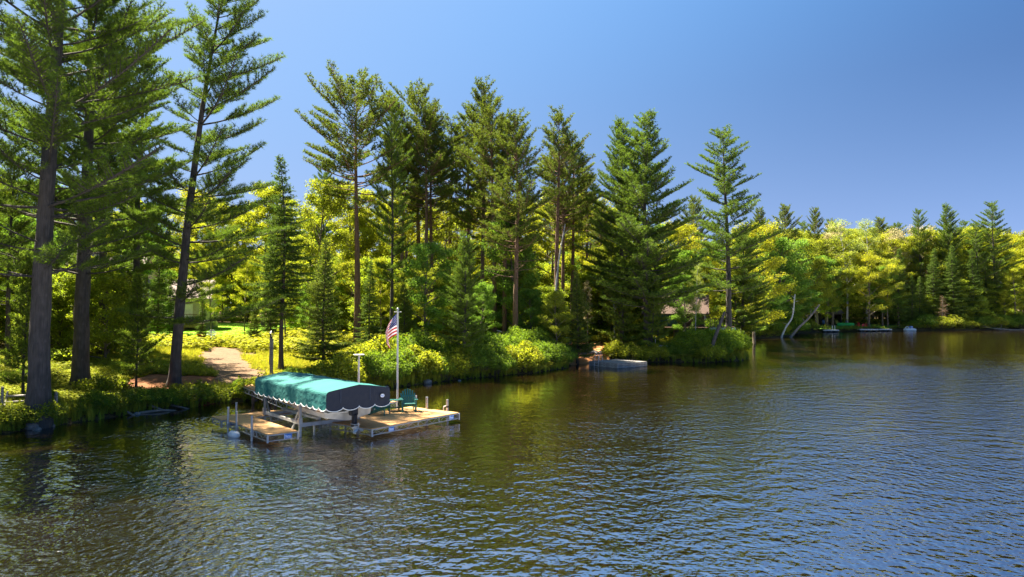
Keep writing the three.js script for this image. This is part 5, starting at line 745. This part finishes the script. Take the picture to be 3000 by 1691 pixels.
{ // small rowing boat pulled up on the bank
  const x = 15.7, z = -67.2, t = thing('rowing_boat', 'small white rowing boat pulled up on the bank below the cabin', 'boat', [x, landHeight(x, z) + 0.12, z], 0.1), m = M({ color: [0.72, 0.74, 0.75], roughness: 0.4, map: blotch, side: THREE.DoubleSide });
  part('hull', sheet(24, 16, (u, v) => { const s = 2 * v - 1, b = 0.62 * Math.sin(Math.PI * Math.min(1, 0.1 + u * 0.78)) ** 0.6; return [-1.5 + 3 * u, 0.05 + 0.5 * Math.abs(s) ** 2.4 + 0.22 * (2 * u - 1) ** 4, s * b]; }), m, t); for (const u of [-0.6, 0.5]) part('seat', rbx(0.28, 0.03, 1.0, 0.008, u, 0.38, 0), mats.greyWood, t);
  part('stake', cyl(0.03, 0.03, 1.7, -1.75, 0.6, 0.3, 8), mats.whitePaint, t);
}
// ---------------------------------------------------------------- raft and clearing
{
  const t = thing('swim_raft', 'weathered grey wooden swim raft with a metal ladder', 'raft', [9.35, 0, -60.5], 0.62), S = 3.6; t.scale.y = 0.82;
  for (let k = 0; k < 18; k++) part('deck_plank', bx(S - 0.02, 0.04, S / 18 - 0.012, 0, 0.5, -S / 2 + (S * (k + 0.5)) / 18), mats.greyWood, t);
  for (const [turn, n] of [[0, 0], [Math.PI / 2, 1], [Math.PI, 2], [-Math.PI / 2, 3]]) for (const [y, h] of [[0.36, 0.2], [0.12, 0.22]]) { const g = bx(S, h, 0.05, 0, y, S / 2 - 0.03); g.rotateY(turn); part('side_board', g, mats.greyWood, t); }
  part('float_core', bx(S - 0.2, 0.5, S - 0.2, 0, 0.12, 0), mats.rubber, t);
  const l = thing('raft_ladder', 'bent metal ladder hooked over the raft edge', 'ladder', [9.35, 0, -60.5], 0.62);
  for (const z of [-0.25, 0.25]) part('rail', tubeOf([[-2.1, -0.35, z - 0.6], [-1.98, 0.3, z - 0.6], [-1.86, 0.95, z - 0.6], [-1.72, 1.12, z - 0.6], [-1.58, 0.98, z - 0.6], [-1.5, 0.5, z - 0.6]], 0.025, 30, 8), mats.metal, l);
  for (let k = 0; k < 4; k++) part('rung', rod([-2.08 + 0.05 * k, -0.2 + 0.28 * k, -0.85], [-2.08 + 0.05 * k, -0.2 + 0.28 * k, -0.35], 0.02), mats.metal, l);
}
const rock = (seed, s) => { const g = mergeVertices(new THREE.IcosahedronGeometry(s, 3).deleteAttribute('uv').deleteAttribute('normal')), p = g.attributes.position; for (let k = 0; k < p.count; k++) { const q = V().fromBufferAttribute(p, k), n = 0.7 + 0.6 * fbm(q.x / s * 1.3 + seed, q.y / s * 1.3 + q.z / s * 1.7 + seed * 3, 3); p.setXYZ(k, q.x * n * 1.15, q.y * n * 0.72, q.z * n); } g.computeVertexNormals(); return metric(g); };
{
  const ring = [[7.0, -66.3], [7.5, -66.6], [8.0, -66.5], [8.3, -66.1], [6.8, -65.9], [8.7, -66.4]];
  ring.forEach(([x, z], k) => { const m = part('fire_stone', rock(k + 1, 0.26 + 0.05 * (k % 3)), mats.stone); m.position.set(x, landHeight(x, z) + 0.12, z); tag(m, 'grey stone in the fire ring on the sandy clearing', 'stone', 'stones of the fire ring'); });
  [[5.9, -66.2, 0.6, 'sawn log stump standing by the bench on the clearing'], [7.7, -67.2, 0.85, 'tall stump behind the fire ring'], [9.7, -66.6, 0.55, 'sawn stump at the grassy side of the clearing']].forEach(([x, z, h, label]) => { const t = thing('tree_stump', label, 'stump', [x, landHeight(x, z), z]); part('bark', cyl(0.27, 0.24, h + 0.2, 0, h / 2 - 0.1, 0, 14), mats.barkSpruce, t); part('cut_face', cyl(0.22, 0.22, 0.02, 0, h + 0.008, 0, 14), mats.deck, t); });
  { const x = 4.9, z = -65.4, t = thing('plank_bench', 'plank bench at the edge of the sandy clearing', 'bench', [x, landHeight(x, z), z], 0.15); part('seat', rbx(1.7, 0.06, 0.3, 0.01, 0, 0.45, 0), mats.greyWood, t); for (const s of [-0.7, 0.7]) part('leg', rbx(0.1, 0.75, 0.26, 0.01, s, 0.08, 0), mats.greyWood, t); }
  { const x = 5.75, z = -68.4, t = thing('waste_bin', 'dark green bin with a pale lid on a post behind the clearing', 'bin', [x, landHeight(x, z), z]); part('post', rbx(0.09, 1.5, 0.09, 0.01, -0.3, 0.55, 0), mats.greyWood, t); part('bin', cyl(0.2, 0.25, 0.6, 0, 0.95, 0, 14), mats.darkGreen, t); part('lid', rbx(0.66, 0.05, 0.5, 0.02, -0.02, 1.28, 0), M({ color: [0.25, 0.5, 0.45], roughness: 0.5 }), t); part('bracket', rbx(0.3, 0.05, 0.06, 0.01, -0.15, 1.0, 0), mats.metal, t); }
  { const x = -0.3, z = -66, y = landHeight(x, z), t = thing('step_rail', 'pale wooden handrails of steps going down through the bushes', 'handrail', [x, y, z], -0.5); for (const [dy, dz] of [[1.5, 0], [0.9, 1.1]]) part('rail', bar([-1.3, dy + 0.35, dz], [1.5, dy - 0.35, dz], 0.09, 0.12), mats.whitePaint, t); for (const [xx, dz, h] of [[-1.2, 0, 1.85], [1.3, 0, 1.2], [-1.2, 1.1, 1.25], [1.3, 1.1, 0.6]]) part('post', rbx(0.09, h + 0.6, 0.09, 0.01, xx, h / 2 - 0.3, dz), mats.greyWood, t); }
}
// ---------------------------------------------------------------- white dead birch, leaning trunks
function stick(name, label, pts, r0, r1, mat, twigs = 0, seed = 1, cat = 'tree') {
  const t = thing(name, label, cat), s = new Soup(), c = new THREE.CatmullRomCurve3(pts.map((p) => V(...p))), P = c.getPoints(22); s.tube(P, P.map((_, k) => r0 + (r1 - r0) * (k / 22)), 10, 0.15, seed); part('trunk', s.wood(), mat, t);
  if (twigs) { const b = new Soup(), r = mulberry(seed); for (let k = 0; k < twigs; k++) { const p = c.getPoint(0.45 + 0.55 * r()), d = unit(r); d.y = Math.abs(d.y) * 0.8 + 0.2; const q = p.clone().addScaledVector(d.normalize(), 0.5 + 1.2 * r()); b.tube([p, p.clone().lerp(q, 0.5).add(unit(r).multiplyScalar(0.1)), q], [r1 * 0.8, r1 * 0.5, 0.006], 4); } part('branches', b.wood(), mat, t).userData.kind = 'stuff'; }
  return t;
}
{
  const y = landHeight(4.4, -69.5); stick('dead_birch', 'white dead birch trunk leaning among the red pines', [[4.2, y - 0.4, -69.5], [4.35, y + 4, -69.4], [4.7, y + 8.5, -69.3], [5.4, y + 12.6, -69.2]], 0.17, 0.05, mats.barkBirch, 7, 31);
  const h = landHeight(18.9, -64.9); stick('leaning_snag', 'bare grey trunk leaning out of the willow bushes over the water', [[18.75, h - 0.5, -64.7], [19.05, 1.6, -64.9], [19.7, 3.2, -65.2], [20.4, 4.7, -65.6]], 0.2, 0.13, mats.barkPine, 0, 33);
  stick('leaning_birch', 'white birch log leaning over the far water, thinner of the pair', [[45.6, -0.4, -116.2], [46.6, 1.6, -116.6], [48.0, 3.4, -117.2], [48.9, 7.4, -118]], 0.2, 0.1, mats.barkBirch, 5, 35);
  stick('leaning_birch', 'thick pale log leaning over the far water beside the white birch', [[47.6, -0.4, -117.6], [49.4, 1.5, -118.2], [51.6, 3.2, -119], [54, 5.6, -120]], 0.24, 0.13, mats.deadWood, 4, 37);
  stick('fallen_tree', 'fallen tree with bare limbs lying in the far water', [[107, 0.9, -156.4], [109.5, 0.35, -155.2], [112, 0.12, -154.4], [117, 0.1, -154.2]], 0.24, 0.08, mats.deadWood, 8, 39);
}
// ---------------------------------------------------------------- things on the far shore
{
  const onLand = (x, z, up = 0) => [x, landHeight(x, z) + up, z];
  const white = M({ color: [0.72, 0.66, 0.6], roughness: 0.6, map: blotch });
  const float = (label, x, z, w, d, turn, group) => { const t = thing('floating_dock', label, 'dock', [x, 0, z], turn, group); for (let k = 0; k < 6; k++) part('deck_plank', bx(w - 0.02, 0.06, d / 6 - 0.015, 0, 0.46, -d / 2 + (d * (k + 0.5)) / 6), white, t); part('fascia', [bx(w, 0.16, 0.05, 0, 0.34, d / 2 - 0.03), bx(w, 0.16, 0.05, 0, 0.34, -d / 2 + 0.03), bx(0.05, 0.16, d - 0.12, w / 2 - 0.025, 0.34, 0), bx(0.05, 0.16, d - 0.12, -w / 2 + 0.025, 0.34, 0)], white, t); for (const s of [-0.36, 0, 0.36]) part('drum', rbx(0.5, 0.5, d - 0.3, 0.08, s * w, 0.1, 0), mats.rubber, t); return t; };
  const a = float('square floating dock with two posts off the far beach', 66.4, -143.2, 3.2, 2.4, -0.1); for (const x of [0.6, 1.1]) part('post', cyl(0.06, 0.06, 1.0, x, 0.85, 0.2, 10), mats.whitePaint, a);
  float('longer dock section in front of the red kayaks', 76.6, -147.2, 3.8, 1.5, -0.12); float('shorter dock section at the end of the far dock', 80.6, -148.0, 2.6, 1.5, -0.12);
  const hull = (name, label, x, z, turn, L, W, H, mat, cat, group, flip) => { const t = thing(name, label, cat, onLand(x, z, 0.14), turn, group); part('hull', sheet(28, 16, (u, v) => { const s = 2 * v - 1, b = W * Math.sin(Math.PI * u) ** 0.55; let y = H * Math.abs(s) ** 2 + 0.14 * (2 * u - 1) ** 4; if (flip) y = H + 0.05 - y; return [(-0.5 + u) * L, y, s * b]; }), mat, t); for (const u of [-0.22, 0.22]) part('thwart', rbx(0.2, 0.03, W * 1.5, 0.008, u * L, H * 0.55, 0), mats.greyWood, t); return t; };
  const both = (c) => M({ color: c, roughness: 0.4, side: THREE.DoubleSide, map: blotch });
  hull('canoe', 'bright green upturned canoe on the far beach', 74.4, -152.4, -0.15, 3.6, 0.48, 0.62, both([0.02, 0.42, 0.06]), 'canoe', null, true);
  const red = both([0.62, 0.02, 0.03]); hull('kayak', 'red kayak lying on the far beach, longer of the two', 78.7, -152.2, 0.5, 2.6, 0.42, 0.62, red, 'kayak', null, true); hull('kayak', 'red kayak leaning beside the longer red one', 77.4, -152.8, 1.2, 2.2, 0.45, 0.8, red, 'kayak', null, true);
  { const t = thing('paddle_boat', 'white and blue paddle boat at the end of the far dock', 'boat', [87.4, 0, -150.2], -0.15), b = M({ color: [0.16, 0.24, 0.5], roughness: 0.4 }); for (const z of [-0.5, 0.5]) { const g = new THREE.CapsuleGeometry(0.28, 1.7, 6, 12); g.rotateZ(Math.PI / 2); g.translate(0, 0.22, z); part('float', g, mats.whitePaint, t); } part('deck', rbx(1.7, 0.16, 1.2, 0.05, 0, 0.46, 0), mats.whitePaint, t); for (const z of [-0.3, 0.3]) part('seat', rbx(0.5, 0.6, 0.45, 0.1, 0.2, 0.7, z), b, t); part('paddle_wheel', new THREE.TorusGeometry(0.34, 0.08, 8, 20).translate(-0.75, 0.55, 0.55), mats.whitePaint, t); }
  { const x = 72.0, z = -155.5, t = thing('boat_shed', 'dark open-fronted shed with a sloping roof behind the far beach', 'shed', onLand(x, z), -0.12), dark = M({ color: [0.05, 0.042, 0.035], roughness: 0.95, map: woodTone });
    part('back_wall', bx(4.6, 2.9, 0.12, 0, 1.35, -1.8), dark, t); for (const s of [-1, 1]) part('side_wall', bx(0.12, 2.7, 3.5, s * 2.24, 1.3, 0), dark, t); part('roof', bx(5.4, 0.12, 4.4, 0, 3.3, 0.1, 0, 0.32), M({ color: [0.1, 0.095, 0.08], roughness: 0.95, map: grainy }), t); part('lintel', bx(4.6, 0.3, 0.12, 0, 2.45, 1.75), dark, t); part('floor', bx(4.6, 0.1, 3.6, 0, 0.06, 0), dark, t); for (const s of [-2.2, 2.2]) part('front_post', bx(0.14, 2.6, 0.14, s, 1.25, 1.75), dark, t); part('front_apron', bx(4.6, 0.9, 0.1, 0, 2.98, 1.98, 0, 0.32), M({ color: [0.1, 0.095, 0.08], roughness: 0.95, map: grainy }), t);
    const tb = thing('picnic_table', 'pale wooden table inside the dark shed', 'table', [x - 0.2, landHeight(x, z) + 0.12, z + 1.0]); part('top', rbx(1.6, 0.06, 0.8, 0.01, 0, 0.74, 0), mats.greyWood, tb); for (const [q, w] of [[-0.6, -0.3], [0.6, -0.3], [-0.6, 0.3], [0.6, 0.3]]) part('leg', rbx(0.07, 0.72, 0.07, 0.008, q, 0.36, w), mats.greyWood, tb);
    gardenChair('yellow garden chair at the mouth of the dark shed', [x + 1.5, landHeight(x, z) + 0.12, z + 1.2], 0, M({ color: [0.5, 0.5, 0.08], roughness: 0.6 })); gardenChair('blue garden chair at the mouth of the dark shed', [x - 1.5, landHeight(x, z) + 0.12, z + 1.3], 0.2, M({ color: [0.12, 0.25, 0.55], roughness: 0.6 })); }
  { const x = 121, z = -178, t = thing('red_cottage', 'red cottage half hidden in the far wood', 'house', onLand(x, z), 0.2), rd = M({ color: [0.4, 0.07, 0.05], roughness: 0.85, map: woodTone }); clapboard(7, 4.6, 5, rd, t); gable(7, 5, 1.6, 0.4, shingle, t, 4.6); for (const xx of [-3.5, 3.5]) gableEnd(5, 1.6, xx, 4.6, rd, t); for (const xx of [-1.8, 1.8]) houseWindow(t, 1, 1.1, xx, 2.6, 2.55); }
}
// ---------------------------------------------------------------- the near bank: steps, stakes, roots, shore stones
{
  const x = -20.3, z = -29.4, y = landHeight(-21, -30), t = thing('wooden_steps', 'weathered wooden step frame on the bank beside the thick pine', 'steps', [x - 1.2, y, z - 0.6], 0.5);
  for (let k = 0; k < 4; k++) part('tread', rbx(1.3, 0.06, 0.3, 0.01, 0, 0.16 + k * 0.22, -0.3 * k), mats.greyWood, t); for (const s of [-0.62, 0.62]) { part('stringer', bar([s, 0, 0.2], [s, 0.95, -1.15], 0.06, 0.2), mats.greyWood, t); part('newel', rbx(0.1, 1.6, 0.1, 0.01, s, 0.55, 0.25), mats.greyWood, t); } part('handrail', bar([0.62, 1.25, 0.25], [0.62, 1.9, -1.15], 0.06, 0.1), mats.greyWood, t);
  const sx = -20.15, sz = -30.3, s = thing('bank_stake', 'pale square stake standing beside the thick pine trunk', 'stake', [sx, landHeight(sx, sz), sz]); part('stake', rbx(0.1, 1.5, 0.1, 0.01, 0, 0.55, 0), mats.greyWood, s); part('top', cyl(0.05, 0.01, 0.06, 0, 1.33, 0, 4), mats.greyWood, s);
  const r = mulberry(19);
  for (const [ax, az, bx2, bz, q] of [[-18.6, -34.1, -17.2, -34.3, 0.09], [-18.2, -33.5, -16.6, -34.9, 0.07], [-18.9, -33.2, -17.8, -33.0, 0.06], [-17.4, -34.9, -16.2, -35.3, 0.06]]) { const m = V((ax + bx2) / 2, 0, (az + bz) / 2); stick('exposed_root', 'bare weathered root lying on the trodden earth of the bank', [[ax, landHeight(ax, az) + 0.03, az], [m.x, landHeight(m.x, m.z) + 0.14, m.z + 0.1], [bx2, landHeight(bx2, bz) + 0.02, bz]], q, q * 0.5, mats.deadWood, 0, 41, 'root').userData.group = 'exposed roots on the bank'; }
  for (let k = 0; k < 14; k++) { const i = 6 + Math.floor(r() * 6), f = r(), [ax, az] = LAKE[i], [cx, cz] = LAKE[i + 1], px = ax + (cx - ax) * f + (r() - 0.5) * 0.8, pz = az + (cz - az) * f + (r() - 0.5) * 0.8, sz2 = 0.12 + 0.2 * r() ** 2; const m = part('shore_stone', rock(k + 20, sz2), mats.stone); m.position.set(px, Math.max(-0.02, landHeight(px, pz)) + sz2 * 0.15, pz); m.rotation.y = r() * 6; tag(m, 'grey stone at the near waterline below the pines', 'stone', 'stones at the near waterline'); }
}
renderer.render(scene, camera);
